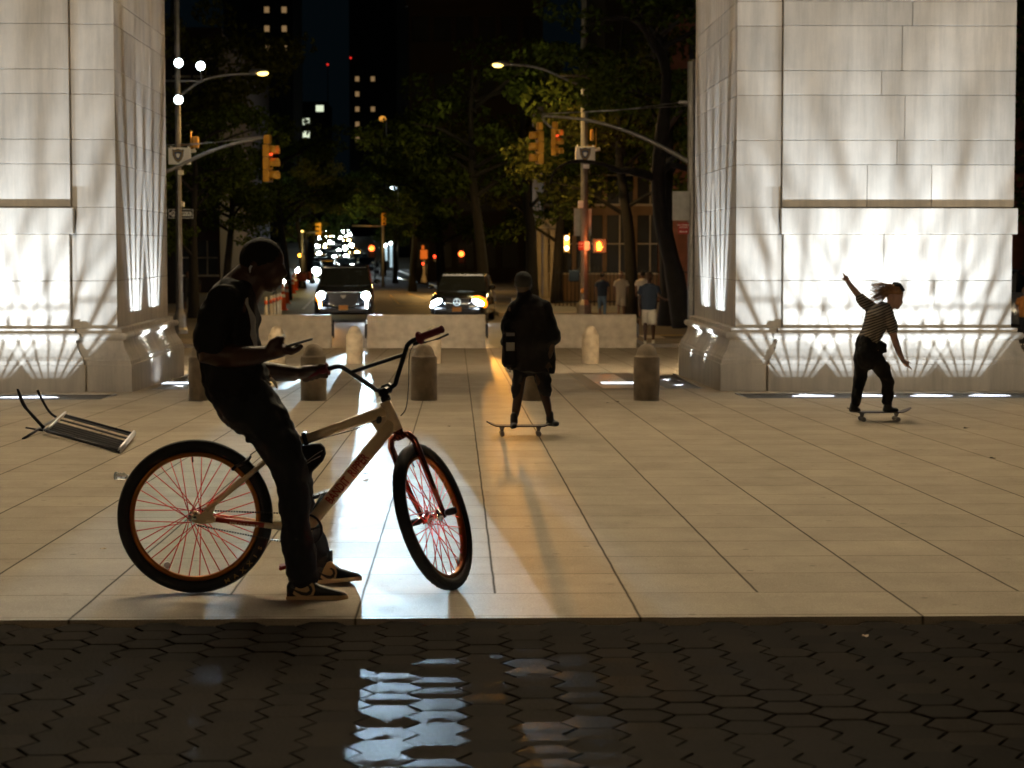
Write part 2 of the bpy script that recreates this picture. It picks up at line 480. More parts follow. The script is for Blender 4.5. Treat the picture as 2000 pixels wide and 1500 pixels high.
# ------------------------------------------------------------------ hexagonal asphalt pavers in the foreground
def hex_mat():
    m = mat('hex_paver', (.040, .031, .024), .5, 0, .10)
    n = m.node_tree.nodes; l = m.node_tree.links; b = n['Principled BSDF']
    geo = n.new('ShaderNodeNewGeometry')
    mr = n.new('ShaderNodeMapRange'); mr.inputs['To Min'].default_value = .65; mr.inputs['To Max'].default_value = 1.35
    l.new(geo.outputs['Random Per Island'], mr.inputs['Value'])
    ns = n.new('ShaderNodeTexNoise'); ns.inputs['Scale'].default_value = 70; ns.inputs['Detail'].default_value = 6; l.new(geo.outputs['Position'], ns.inputs['Vector'])
    m2 = n.new('ShaderNodeMath'); m2.operation = 'MULTIPLY'; l.new(mr.outputs[0], m2.inputs[0])
    a2 = n.new('ShaderNodeMath'); a2.operation = 'ADD'; a2.inputs[1].default_value = .5; l.new(ns.outputs['Fac'], a2.inputs[0]); l.new(a2.outputs[0], m2.inputs[1])
    v = n.new('ShaderNodeVectorMath'); v.operation = 'SCALE'; v.inputs[0].default_value = (.012, .0085, .0055); l.new(m2.outputs[0], v.inputs['Scale']); l.new(v.outputs[0], b.inputs['Base Color'])
    r2 = n.new('ShaderNodeMapRange'); r2.inputs['To Min'].default_value = .36; r2.inputs['To Max'].default_value = .52; l.new(ns.outputs['Fac'], r2.inputs['Value']); l.new(r2.outputs[0], b.inputs['Roughness'])
    bp = n.new('ShaderNodeBump'); bp.inputs['Strength'].default_value = .45; bp.inputs['Distance'].default_value = .005; l.new(ns.outputs['Fac'], bp.inputs['Height'])
    df = n.new('ShaderNodeBsdfDiffuse'); gl = n.new('ShaderNodeBsdfAnisotropic'); mx = n.new('ShaderNodeMixShader'); mx.inputs[0].default_value = HEX_GLOSS
    l.new(v.outputs[0], df.inputs['Color']); l.new(r2.outputs[0], gl.inputs['Roughness']); gl.inputs['Color'].default_value = (.9, .9, .9, 1)
    for q in (df, gl): l.new(bp.outputs[0], q.inputs['Normal'])
    l.new(df.outputs[0], mx.inputs[1]); l.new(gl.outputs[0], mx.inputs[2]); l.new(mx.outputs[0], n['Material Output'].inputs[0]); n.remove(b)
    return m
HEX_GLOSS = .0085
M['hex'] = hex_mat()
mb = MB(); rs = random.Random(3)
S = .118                                    # hexagon side
zoff = -.012
yy = EDGEY - .004
row = 0
while yy > 3.5:
    cx0 = -5.2 + (row % 2) * 1.5 * S
    cy = yy - .0 - S * .866
    k = 0
    while cx0 + k * 3 * S < 6.0:
        cx = cx0 + k * 3 * S; k += 1
        # undulating ground, each block a little off
        und = .004 * math.sin(cx * 1.7 + cy * 2.3) + .003 * math.sin(cy * 5.1 + cx * .6)
        hz = gz(cy) + zoff + und - .006 + rs.uniform(-.0012, .0012); tx, ty = rs.uniform(-.006, .006), rs.uniform(-.009, .009)
        top = []; mid = []; bot = []
        for a in range(6):
            an = R(60 * a); ux, uy = math.cos(an), math.sin(an)
            for lst, sc, dz in ((top, .925, .0), (mid, .955, -.004), (bot, .95, -.05)):
                x, y = cx + ux * S * sc, min(EDGEY - .003, cy + uy * S * sc)
                lst.append((x, y, hz + tx * (x - cx) + ty * (y - cy) + dz))
        ctr = (cx, min(EDGEY - .003, cy), hz + .0004)
        mb.add([ctr] + top + mid + bot, [(0, 1 + a, 1 + (a + 1) % 6) for a in range(6)] + [(1 + a, 7 + a, 7 + (a + 1) % 6, 1 + (a + 1) % 6) for a in range(6)] + [(7 + a, 13 + a, 13 + (a + 1) % 6, 7 + (a + 1) % 6) for a in range(6)], False)
    yy -= S * .866; row += 1
tag(mb.build('pavement', 'hex', fix=True), kind='structure')
N('joint_dirt', (.010, .008, .006), .95)
mb = MB(); mb.add([(-60, -20, gz(-20) - .06), (60, -20, gz(-20) - .06), (60, EDGEY - .001, gz(EDGEY) - .045), (-60, EDGEY - .001, gz(EDGEY) - .045)], [(0, 1, 2, 3)])
tag(mb.build('ground', 'joint_dirt', fix=False), kind='structure')

# ------------------------------------------------------------------ the marble arch
def stone_mat(name, col, spec=.3):
    m = mat(name, col, .75, 0, spec)
    n = m.node_tree.nodes; l = m.node_tree.links; b = n['Principled BSDF']
    geo = n.new('ShaderNodeNewGeometry')
    n1 = n.new('ShaderNodeTexNoise'); n1.inputs['Scale'].default_value = 1.1; n1.inputs['Detail'].default_value = 7; n1.inputs['Roughness'].default_value = .6; l.new(geo.outputs['Position'], n1.inputs['Vector'])
    n2 = n.new('ShaderNodeTexNoise'); n2.inputs['Scale'].default_value = 90; n2.inputs['Detail'].default_value = 3; l.new(geo.outputs['Position'], n2.inputs['Vector'])
    r1 = n.new('ShaderNodeMapRange'); r1.inputs['From Min'].default_value = .3; r1.inputs['From Max'].default_value = .7; r1.inputs['To Min'].default_value = .86; r1.inputs['To Max'].default_value = 1.08; l.new(n1.outputs['Fac'], r1.inputs['Value'])
    r2 = n.new('ShaderNodeMapRange'); r2.inputs['To Min'].default_value = .9; r2.inputs['To Max'].default_value = 1.1; l.new(n2.outputs['Fac'], r2.inputs['Value'])
    st_ = n.new('ShaderNodeTexNoise'); st_.inputs['Scale'].default_value = 1.0; st_.inputs['Detail'].default_value = 8; st_.inputs['Roughness'].default_value = .7
    sm_ = n.new('ShaderNodeMapping'); sm_.inputs['Scale'].default_value = (6, 6, .5); l.new(geo.outputs['Position'], sm_.inputs[0]); l.new(sm_.outputs[0], st_.inputs['Vector'])
    sr_ = n.new('ShaderNodeMapRange'); sr_.inputs['From Min'].default_value = .42; sr_.inputs['From Max'].default_value = .72; sr_.inputs['To Min'].default_value = 1.0; sr_.inputs['To Max'].default_value = .72; l.new(st_.outputs['Fac'], sr_.inputs['Value'])
    r3 = n.new('ShaderNodeMapRange'); r3.inputs['To Min'].default_value = .86; r3.inputs['To Max'].default_value = 1.04; l.new(geo.outputs['Random Per Island'], r3.inputs['Value'])
    m1 = n.new('ShaderNodeMath'); m1.operation = 'MULTIPLY'; l.new(r1.outputs[0], m1.inputs[0]); l.new(r2.outputs[0], m1.inputs[1])
    m2 = n.new('ShaderNodeMath'); m2.operation = 'MULTIPLY'; l.new(m1.outputs[0], m2.inputs[0]); l.new(r3.outputs[0], m2.inputs[1])
    m3 = n.new('ShaderNodeMath'); m3.operation = 'MULTIPLY'; l.new(m2.outputs[0], m3.inputs[0]); l.new(sr_.outputs[0], m3.inputs[1])
    v = n.new('ShaderNodeVectorMath'); v.operation = 'SCALE'; v.inputs[0].default_value = col; l.new(m3.outputs[0], v.inputs['Scale']); l.new(v.outputs[0], b.inputs['Base Color'])
    bp = n.new('ShaderNodeBump'); bp.inputs['Strength'].default_value = .35; bp.inputs['Distance'].default_value = .006; l.new(n2.outputs['Fac'], bp.inputs['Height']); l.new(bp.outputs[0], b.inputs['Normal'])
    return m
M['marble'] = stone_mat('marble', (.63, .555, .45), .15)
M['marble_joint'] = mat('marble_joint', (.20, .15, .10), .9)
YF = 30.12                       # front of the plinths
YC = YF + .36                    # front of the pier core
YP = YF + .24                    # front of the projecting pedestal and pilaster
YB = YC + 5.3                    # back of the core
HZ = [.52, 1.19, 1.86, 2.25, 2.866, 3.218, 3.866, 4.216, 4.86, 5.21, 5.86, 6.21, 6.86, 7.21, 7.86, 8.21, 8.86, 9.21, 9.60]
PROF = [(.24, None), (.24, -.02), (.225, -.015), (.225, .045), (.21, .055), (.20, .09), (.165, .14), (.125, .21), (.10, .29), (.095, .325), (.10, .335),
        (.135, .345), (.152, .365), (.158, .39), (.152, .415), (.135, .435), (.075, .44), (.075, .455), (.075, .50), (.03, .508), (.0, .512), (.0, .53)]
def base_rings(mb, x0, x1, y0, y1):
    rr = []
    for off, z in PROF:
        a, b_, c, d = x0 - off, x1 + off, y0 - off, y1 + off
        if z is None: rr.append([(a, c, gz(c) - .15), (b_, c, gz(c) - .15), (b_, d, gz(d) - .15), (a, d, gz(d) - .15)])
        else: rr.append([(a, c, z), (b_, c, z), (b_, d, z), (a, d, z)])
    mb.rings(rr, smooth=False)
def ashlar(mb, x0, x1, y0, y1, zl, rs, wide=1.0, g=.0035, jig=.0016):
    """courses of blocks round a rectangular core, open joints between"""
    for i in range(len(zl) - 1):
        z0, z1 = zl[i] + g, zl[i + 1] - g
        def cut(a, b_):
            L = b_ - a; k = max(1, round(L / (wide * rs.uniform(.9, 1.35)))); c = [a]
            for q in range(1, k): c.append(a + L * q / k + rs.uniform(-.18, .18) * L / k)
            return c + [b_]
        t = .18
        cx = cut(x0, x1)
        for q in range(len(cx) - 1):
            a, b_ = cx[q] + (g if q else 0), cx[q + 1] - (g if q < len(cx) - 2 else 0)
            for (ya, yb, s) in ((y0, y0 + t, -1), (y1 - t, y1, 1)):
                j = rs.uniform(0, jig) * s
                mb.b2(a, b_, ya + (j if s < 0 else 0), yb + (j if s > 0 else 0), z0, z1, .004)
        cy = cut(y0 + t + .002, y1 - t - .002)
        for q in range(len(cy) - 1):
            a, b_ = cy[q] + (g if q else 0), cy[q + 1] - (g if q < len(cy) - 2 else 0)
            mb.b2(x0 + rs.uniform(0, jig), x0 + t, a, b_, z0, z1, .004); mb.b2(x1 - t, x1 - rs.uniform(0, jig), a, b_, z0, z1, .004)
arch = thing('marble_arch', 'pale floodlit marble arch, seen through its opening, rising from stepped bases', 'arch', (0, YF, 0))
XR_PAN = (P(1528.5, 400, YP).x, P(1981, 400, YP).x); XL_PAN = (P(-430, 400, YP).x, P(137, 400, YP).x)
for side, (xi, pan) in (('R', (PIX_R, XR_PAN)), ('L', (PIX_L, XL_PAN))):
    rs = random.Random(5 if side == 'R' else 9)
    x0, x1 = (xi, pan[1] - .04) if side == 'R' else (pan[0] + .04, xi)
    mb = MB(); base_rings(mb, x0, x1, YC, YB); base_rings(mb, pan[0] + .02, pan[1] - .02, YP + .004, YP + 1.0)
    mb.build('base_moulding', 'marble', arch)
    mb = MB(); ashlar(mb, x0, x1, YC, YB, HZ, rs, 1.6)
    ashlar(mb, pan[0] + .02, pan[1] - .02, YP, YP + .6, [.52, 1.19, 1.86], rs, 1.35)
    mb.b2(pan[0] - .02, pan[1] + .045, YP - .05, YP + .6, 1.863, 2.238, .006)
    ashlar(mb, pan[0], pan[1], YP + .02, YP + .6, HZ[3:], rs, 1.35)
    mb.build('pier', 'marble', arch)
    mb = MB(); mb.b2(x0 + .012, x1 - .012, YC + .012, YB - .012, .4, 9.6); mb.b2(pan[0] + .05, pan[1] - .05, YP + .16, YP + .5, .4, 9.6)
    mb.build('pier_core', 'marble_joint', arch)
mb = MB(); cxm, rr_ = (PIX_L + PIX_R) / 2, (PIX_R - PIX_L) / 2
prev = None
xl, xr = XL_PAN[0], XR_PAN[1]
A = [(cxm - rr_ * math.cos(math.pi * k / 24), 9.6 + rr_ * math.sin(math.pi * k / 24)) for k in range(25)]
poly = [(xl, 9.6)] + A + [(xr, 9.6), (xr, 24), (xl, 24)]
top = [(xl, 9.6)] + A + [(xr, 9.6)]
for k in range(len(top) - 1):
    (a, za), (b_, zb) = top[k], top[k + 1]
    for y in (YC, YB):
        mb.add([(a, y, za), (b_, y, zb), (b_, y, 24), (a, y, 24)], [(0, 1, 2, 3)])
    mb.add([(a, YC, za), (b_, YC, zb), (b_, YB, zb), (a, YB, za)], [(0, 1, 2, 3)])
mb.b2(xl - .4, xr + .4, YC - .5, YB + .5, 24, 24.6)
mb.build('vault', 'marble', arch)

# uplight trenches: gratings, lens glow and the lamps themselves
def grate(name, label, x0, x1, y0, y1, lamps, group=None, pitch=.030, cross=False):
    t = thing(name, label, 'light', ((x0 + x1) / 2, (y0 + y1) / 2, gz((y0 + y1) / 2)), group=group)
    mb = MB()
    n = int((x1 - x0) / (.14 if cross else pitch))
    for k in range(n + 1):
        x = x0 + (x1 - x0) * k / n
        hb_, w2 = -.0085, .0027; mb.add([(x - w2, y0, gz(y0) + hb_), (x + w2, y0, gz(y0) + hb_), (x + w2, y1, gz(y1) + hb_), (x - w2, y1, gz(y1) + hb_), (x - w2, y0, gz(y0) - .002), (x + w2, y0, gz(y0) - .002), (x + w2, y1, gz(y1) - .002), (x - w2, y1, gz(y1) - .002)],
               [(0, 1, 2, 3), (4, 5, 6, 7), (0, 1, 5, 4), (1, 2, 6, 5), (2, 3, 7, 6), (3, 0, 4, 7)])
    n = int((y1 - y0) / (pitch if cross else .12))
    for k in range(1, n):
        y = y0 + (y1 - y0) * k / n
        w_ = .0035 if cross else .0012; mb.b2(x0, x1, y - w_, y + w_, gz(y) - (.019 if cross else .0055), gz(y) - .003)
    mb.build('grating', 'galv', t)
    fr = MB()
    for (a, b_, c, d) in ((x0 - .03, x1 + .03, y0 - .03, y0), (x0 - .03, x1 + .03, y1, y1 + .03), (x0 - .03, x0, y0, y1), (x1, x1 + .03, y0, y1)):
        fr.b2(a, b_, c, d, gz((c + d) / 2) - .02, gz((c + d) / 2) + .004)
    fr.build('rim_frame', 'galv', t)
    for (lx, ly, sx, sy) in lamps:
        q = MB(); q.lathe([(.001, -.28), (.07, -.28), (.10, -.24), (.10, -.20), (.09, -.20), (.06, -.25), (.001, -.26)], 16, (lx, ly, gz(ly)))
        h = q.build('lamp_housing', 'black_metal', t)
        if not cross:
            for s_ in (-1, 1):
                q = MB(); q.b2(lx + s_ * .088, lx + s_ * .094, ly - .05, WY1 - .01, gz(ly) - .19, gz(ly) - .022); q.build('baffle', 'black_metal', h)
        if cross: continue
        e = MB(); e.rings([[(lx + sx * math.cos(a) * (1 if i == 0 else .8), ly - .22 + sy * math.sin(a) * (1 if i == 0 else .7), gz(ly - .22) + (.004 if i == 0 else .012)) for a in [2 * math.pi * k / 20 for k in range(20)]] for i in (0, 1)], smooth=False)
        e.build('lens', 'uplight_lens', t)
    return t
yl = 28.86
rlx = [P(px, 776, yl).x for px in (1583, 1703, 1812, 1925)]
llx = [P(px, 776, yl).x for px in (62, -58, -180)]
grate('floor_uplight_grating', 'long floor grating with four lit uplights at the foot of the right pier', RX0, RX1, WY0, WY1, [(x, yl, .30, .085) for x in rlx])
grate('floor_uplight_grating', 'floor grating glowing white at the foot of the left pier, behind the fallen chair', LX0, LX1, WY0, WY1, [(x, yl, .42, .085) for x in llx])
iyr = [32.2, 34.1]
grate('floor_uplight_grating', 'floor grating beside the inner side of the right pier, behind the nearest bollard', *IWX_R, *IWY, [(sum(IWX_R) / 2, y, .10, .2) for y in iyr], cross=True)
grate('floor_uplight_grating', 'floor grating beside the inner side of the left pier, behind the man', *IWX_L, *IWY, [(sum(IWX_L) / 2, y, .10, .2) for y in iyr], cross=True)
FP = 560.0
UPW = (.74, .88, 1.06)
for x in rlx + llx:
    spot('facade_uplight', (x, yl, gz(yl) - .12), (x, YP + .2, 6.0), FP, UPW, 132, 1.0, .0045)
for x, s in ((sum(IWX_R) / 2, 1), (sum(IWX_L) / 2, -1)):
    for y in iyr:
        spot('passage_uplight', (x, y, gz(y) - .14), (x + s * .62, y + .1, 3.0), 1300, UPW, 64, .9, .0025)
# north side of the arch and the vault are floodlit too
for x in (cxm - 2.6, cxm + 2.6):
    spot('vault_uplight', (x, 33.2, gz(33) + .12), (cxm, 33.2, 12), 9000, WARM, 34, .8, .1)
# pale inlaid panel with a dark stone frame in the passage
def inlay(name, px0, px1, kind_mat, y0, y1, x0, x1, lift):
    m_ = MB(); m_.add([(x0, y0, gz(y0) + lift), (x1, y0, gz(y0) + lift), (x1, y1, gz(y1) + lift), (x0, y1, gz(y1) + lift)], [(0, 1, 2, 3)])
    return tag(m_.build(name, kind_mat, fix=False), kind='structure')
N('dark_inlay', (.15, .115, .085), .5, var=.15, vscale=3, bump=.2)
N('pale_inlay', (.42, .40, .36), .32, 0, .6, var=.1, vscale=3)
a, b_ = G(1148, 761), G(1108, 729)
inlay('paving_border', 0, 0, 'dark_inlay', G(1200, 762).y, G(1200, 728.5).y, G(1152, 762).x, PIX_R - 1.0, .004)
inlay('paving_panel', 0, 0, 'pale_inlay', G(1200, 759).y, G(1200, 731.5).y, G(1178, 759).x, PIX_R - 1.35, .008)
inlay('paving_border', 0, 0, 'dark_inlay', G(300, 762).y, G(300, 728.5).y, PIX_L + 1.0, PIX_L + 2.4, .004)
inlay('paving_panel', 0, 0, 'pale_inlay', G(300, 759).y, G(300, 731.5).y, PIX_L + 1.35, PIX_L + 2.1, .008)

# ------------------------------------------------------------------ streets
N('asphalt', (.055, .050, .045), .62, 0, .5, var=.3, vscale=.8, bump=.5, bscale=25)
def sheet(name, pts, m, lift=0.0):
    m_ = MB(); m_.add([(x, y, gz(y) + lift) for x, y in pts], [tuple(range(len(pts)))])
    return tag(m_.build(name, m, fix=False), kind='structure')
m_ = MB()
for (ya, yb) in ((53.1, 250), (250, 1500)):
    m_.add([(-300, ya, gz(ya)), (300, ya, gz(ya)), (300, yb, gz(yb)), (-300, yb, gz(yb))], [(0, 1, 2, 3)])
tag(m_.build('road', 'asphalt', fix=False), kind='structure')
def axc(Y): return -2.5 - (Y - 72) * .052       # middle of the avenue
YS = [77, 110, 170, 250, 420, 800]
for s, w in ((-1, 6.4), (1, 4.3)):
    m_ = MB()
    for i in range(len(YS) - 1):
        ya, yb = YS[i], YS[i + 1]
        ka, kb = axc(ya) + s * w, axc(yb) + s * w
        far = s * 160
        z0, z1 = gz(ya) + .15, gz(yb) + .15
        m_.add([(ka, ya, z0), (far, ya, z0), (far, yb, z1), (kb, yb, z1), (ka, ya, z0 - .2), (kb, yb, z1 - .2), (far, ya, z0 - .2)], [(0, 1, 2, 3), (0, 3, 5, 4), (0, 1, 6, 4)])
    tag(m_.build('sidewalk', 'sidewalk'), kind='structure')
# kerb stones between the plaza and the cross street, right of the barriers and left
for x0, x1 in ((P(1262, 672, 53).x, 60), (-60, P(400, 672, 53).x)):
    m_ = MB(); m_.b2(x0, x1, 53.1, 56.3, STREET - .1, STREET + .10)
    tag(m_.build('sidewalk', 'sidewalk'), kind='structure')
# crosswalk bars and lane lines
for k in range(7):
    x0 = P(1262, 660, 58).x + k * 1.25
    sheet('crosswalk_marking', [(x0, 57.6), (x0 + .6, 57.6), (x0 + .6, 60.6), (x0, 60.6)], 'line_white', .004)
def strip(px0, py0, px1, py1, w, m):
    def S_(px, py):
        d = ray(px, py); t = (STREET - CZ) / d.z; return CP + d * t
    a, b_ = S_(px0, py0), S_(px1, py1); n_ = Vector((-(b_ - a).y, (b_ - a).x, 0)).normalized() * w / 2
    m2 = MB(); m2.add([a + n_, b_ + n_, b_ - n_, a - n_], [(0, 1, 2, 3)])
    for i in range(len(m2.v)): m2.v[i].z = STREET + .004
    tag(m2.build('road_marking', m, fix=False), kind='structure')
strip(762, 576, 779, 594, .12, 'line_yellow'); strip(779, 594, 832, 594, .45, 'line_yellow'); strip(795, 573, 832, 584, .12, 'line_yellow')
strip(770, 601, 832, 601, .25, 'line_yellow'); strip(1278, 655, 1335, 655, .5, 'line_yellow')
strip(728, 550, 700, 524, .15, 'line_white'); strip(592, 604, 640, 555, .12, 'line_white')

# unseen warm fill lights added behind the camera
for q in ((-9, -6, 4.2), (8, -9, 4.2)):
    point('rear_fill_light', q, 450, (1, .72, .42), .25)

for sx_ in (-1, 1):
    spot('facade_fill_light', (sx_ * 9, 3, 10), (cxm + sx_ * 7.2, YP, 4.8), 12500, (1, .86, .66), 30, .9, 1.2)  # unseen fill lights added to warm the dark streaks on the piers
# pole floodlights outside the picture aimed at the upper arch, and uplights of its north side
for sx_ in (-1, 1):
    for tz, ty in ((19.0, 3.0), (17, 6.8)):
        spot('attic_floodlight', (sx_ * 15, 10, 6), (cxm + sx_ * ty, YC, tz), 740000, (1, .89, .68), 17, .5, .3)
    for k in range(3):
        spot('north_uplight', (cxm + sx_ * (5.2 + 1.5 * k), YB + 2.2, gz(36) + .1), (cxm + sx_ * (5.2 + 1.5 * k), YB, 3.5), 6000, (1, .88, .68), 110, .8, .05)
spot('vault_uplight', (cxm, 34.5, gz(33) + .1), (cxm, 33.2, 12), 9000, WARM, 40, .8, .1)

for px_, lab in ((1208, 'small glowing strip added as a highlight on the passage floor left of the right pier'), (352, 'small glowing strip added as a highlight on the passage floor behind the man')):
    g = G(px_, 750); t = thing('floor_highlight_strip', lab, 'light', g); m_ = MB(Matrix.Translation(g) @ Matrix.Rotation(math.atan(-SL), 4, 'X'))  # added glowing strips stand in for bright highlights on the floor
    m_.b2(-.30, .30, -.30, .30, .008, .016, .003); fr = m_.build('steel_rim', 'galv', t); m_ = MB(Matrix.Translation(g) @ Matrix.Rotation(math.atan(-SL), 4, 'X')); m_.b2(-.26, .26, -.25, .25, .010, .019, .003); m_.build('lens', 'uplight_lens', fr)
# ------------------------------------------------------------------ stone bollards
def bollard_proto(label):
    t = thing('stone_bollard', label, 'bollard', group='stone bollards across the arch passage')
    mb = MB(); mb.lathe([(.172, -.05), (.174, .0), (.172, .555), (.168, .567), (.168, .572), (.160, .582), (.148, .588), (.14, .60), (.128, .64), (.112, .68), (.088, .715), (.055, .738), (.02, .748), (.002, .75)], 28)
    mb.build('shaft', 'bollard_stone', t)
    return t
specs = [(391, 783, 1, 'dark stone bollard half hidden behind the seated man\'s back'), (611, 783, 1, 'near row stone bollard just behind the man\'s hands and phone'),
         (828, 783, 1, 'near row stone bollard under the raised end of the handlebar'), (1046, 783, 1, 'near row stone bollard seen between the legs of the blurred skateboarder'),
         (1265, 783, 1, 'near row stone bollard closest to the right pier of the arch'),
         (540, 711, 0, 'far row stone bollard behind the man\'s raised phone hand'), (692, 711, 0, 'far row stone bollard in the gap between two concrete barriers'),
         (845, 711, 0, 'far row stone bollard peeking out behind the handlebar grip'), (998, 711, 0, 'far row stone bollard hidden behind the dark skateboarder'),
         (1154, 711, 0, 'far row stone bollard in front of the rightmost concrete barrier')]
b0 = None
rs = random.Random(4)
for px, py, near, lab in specs:
    if b0 is None: o = b0 = bollard_proto(lab)
    else: o = copy_tree(b0)
    g = G(px, py); o.location = (g.x, g.y + .17, g.z); o.rotation_euler.z = rs.uniform(0, 6); o['label'] = lab
    o.scale = (1, 1, 1) if near else (.98, .98, 1)

# ------------------------------------------------------------------ concrete barriers
YBAR = G(1000, 680).y + .3
def barrier(label, px0, px1, ref=None, dy=0, rz=0):
    x0, x1 = P(px0, 680, YBAR).x, P(px1, 680, YBAR).x
    if ref: t = copy_tree(ref)
    else:
        t = thing('concrete_barrier', label, 'barrier', group='concrete barriers closing the street end')
        L = 2.97
        prof = [(-.30, .0), (-.30, .16), (-.19, .30), (-.13, .80), (-.11, .83), (.11, .83), (.13, .80), (.19, .30), (.30, .16), (.30, 0)]
        prof = [(-.22, .0), (-.225, .20), (-.19, .30), (-.14, .81), (-.12, .84), (.12, .84), (.14, .81), (.19, .30), (.225, .20), (.22, 0)]
        mb = MB(); rr = []
        for x, s in ((-L / 2, .97), (-L / 2 + .02, 1), (L / 2 - .02, 1), (L / 2, .97)):
            rr.append([(x, y * s, z if z < .5 else z * (1 if s == 1 else .985)) for y, z in prof])
        mb.rings(rr, smooth=False)
        for k in (-1, 1):
            mb.b2(k * .7 - .2, k * .7 + .2, -.227, .227, -.01, .0)
        mb.build('concrete_block', 'concrete', t)
        for s in (-1, 1):
            h = MB(); h.b2(s * L / 2, s * (L / 2 + .07), -.05, .05, .30, .62, .01); h.lathe([(.02, .25), (.02, .70)], 8, (s * (L / 2 + .05), 0, 0)); h.build('hinge_bar', 'black_metal', t)
    t.location = ((x0 + x1) / 2, YBAR + dy, gz(YBAR)); t.rotation_euler.z = rz; t['label'] = label
    return t
ba = barrier('concrete barrier between the man\'s chest and the gap of street light', 417, 648)
barrier('middle concrete barrier behind the handlebar and the black cars', 717, 949, ba, rz=R(.4))
barrier('concrete barrier right of the blurred skateboarder, in front of the signal pole', 1012, 1243, ba, rz=R(-1))

# ------------------------------------------------------------------ bicycle
bike_o = G(383, 1158)
bike = thing('bicycle', 'cream framed bicycle with red spokes and wide black tyres, its front wheel turned away', 'bicycle', bike_o, math.atan2(.10, 1.12))
bike.rotation_euler.z = R(4.0)
BM = Matrix.Translation(bike_o) @ Matrix.Rotation(R(4.0), 4, 'Z')
RW = .372
def wheel(parent, mtx, name, seed, hubw):
    """wheel about the local Y axis at the origin of mtx"""
    mb = MB(mtx); mb.torus((0, 0, 0), RW - .031, .031, n=96, m=12, rz=.030)
    # tread knobs
    for i in range(90):
        a = 2 * math.pi * i / 90; d = Vector((math.cos(a), 0, math.sin(a))); rot = Matrix.Rotation(-a, 3, 'Y')
        for yy, sc in ((0, 1.0), (-.014, .985), (.014, .985)):
            mb.box(Vector((d.x * (RW - .0055) * sc, yy + (.003 if i % 2 else -.003), d.z * (RW - .0055) * sc)), (.006, .009, .014), rot)
    w = mb.build(name, 'tyre', parent)
    rb = MB(mtx)
    n = 96; prof = [(.312, -.017), (.312, .017), (.300, .016), (.291, .009), (.289, 0), (.291, -.009), (.300, -.016)]
    vs = []; m_ = len(prof)
    for i in range(n):
        a = 2 * math.pi * i / n
        for r, y in prof: vs.append((r * math.cos(a), y, r * math.sin(a)))
    rb.add(vs, [(i * m_ + k, i * m_ + (k + 1) % m_, ((i + 1) % n) * m_ + (k + 1) % m_, ((i + 1) % n) * m_ + k) for i in range(n) for k in range(m_)], True)
    rb.build('rim', 'rim', w)
    sp = MB(mtx)
    ns = 36
    for i in range(ns):
        a = 2 * math.pi * i / ns + .06
        side = 1 if i % 2 else -1; lead = 1 if (i // 2) % 2 else -1
        ha = a + lead * R(66)
        p0 = (.028 * math.cos(ha), side * .030, .028 * math.sin(ha)); p1 = (.292 * math.cos(a), side * .003, .292 * math.sin(a))
        sp.tube([p0, p1], .0024, 5, up=(.1, 1, .2))
    sp.build('spokes', 'spoke', w)
    hb = MB(mtx)
    hb.lathe([(.010, -hubw), (.010, -.042), (.033, -.036), (.033, -.030), (.016, -.022), (.015, .022), (.033, .030), (.033, .036), (.010, .042), (.010, hubw)], 18, axis='Y')
    hb.build('hub', 'chrome', w)
    va = MB(mtx); va.tube([(.289 * math.cos(R(92)), 0, .289 * math.sin(R(92))), (.262 * math.cos(R(92)), 0, .262 * math.sin(R(92)))], .003, 6); va.build('valve', 'black_metal', w)
    rf = MB(mtx)
    return w
wr = wheel(bike, BM @ Matrix.Translation((0, 0, RW)), 'rear_wheel', 1, .075)
def bx(px, py): return Vector(((px - 383) / 405, 0, RW + (1007 - py) / 405))
BBp, SC, HT, HB = bx(598, 1034), bx(566, 868), bx(754, 786), bx(777, 839)
RH = Vector((0, 0, RW))
fr = MB(BM)
def oval(p, q, r0, r1, fl=.8, mid=None, n=14):
    fr.tube([p, q] if mid is None else [p, mid, q], [r0, r1] if mid is None else [r0, (r0 + r1) / 2, r1], n, flat=fl)
fr.tube([HT + (HT - HB).normalized() * .004, HB - (HT - HB).normalized() * .004], .0275, 18)
tt0 = HT.lerp(HB, .28); dt0 = HT.lerp(HB, .72)
oval(SC + Vector((.02, 0, .004)), tt0, .0215, .029, .75)
oval(BBp + Vector((.0, 0, 0)), dt0, .030, .034, .8)
oval(BBp, SC + Vector((-.012, 0, .045)), .0195, .0165, 1.0)
# gusset web between top tube and down tube behind the head tube
g0, g1, g2, g3 = tt0, dt0, dt0.lerp(BBp, .24), tt0.lerp(SC, .20)
web = [(g0.x, g0.z), (g1.x, g1.z), (g2.x, g2.z + .01), ((g2.x + g3.x) / 2 + .03, (g2.z + g3.z) / 2 + .005), (g3.x, g3.z - .01)]
fr.prism(web, -.013, .013)
fr.lathe([(.026, -.036), (.026, .036)], 18, BBp, axis='Y')
for s in (-1, 1):
    fr.tube([BBp + Vector((-.03, s * .03, 0)), RH + Vector((.18, s * .052, -.018)), RH + Vector((.055, s * .062, -.006))], [.014, .0135, .012], 12, flat=.7)
    fr.tube([RH + Vector((.055, s * .062, .035)), RH + Vector((.19, s * .052, .145)), SC + Vector((-.02, s * .024, .0))], [.0115, .012, .012], 12, flat=.7)
    pl = [(RH.x - .012, RH.z - .018), (RH.x + .03, RH.z - .03), (RH.x + .085, RH.z - .025), (RH.x + .105, RH.z - .008), (RH.x + .085, RH.z + .012), (RH.x + .10, RH.z + .055), (RH.x + .075, RH.z + .06), (RH.x + .03, RH.z + .018), (RH.x - .012, RH.z + .012)]
    fr.prism(pl, s * .062 - .004, s * .062 + .004)
frame = fr.build('frame', 'frame_paint', bike)
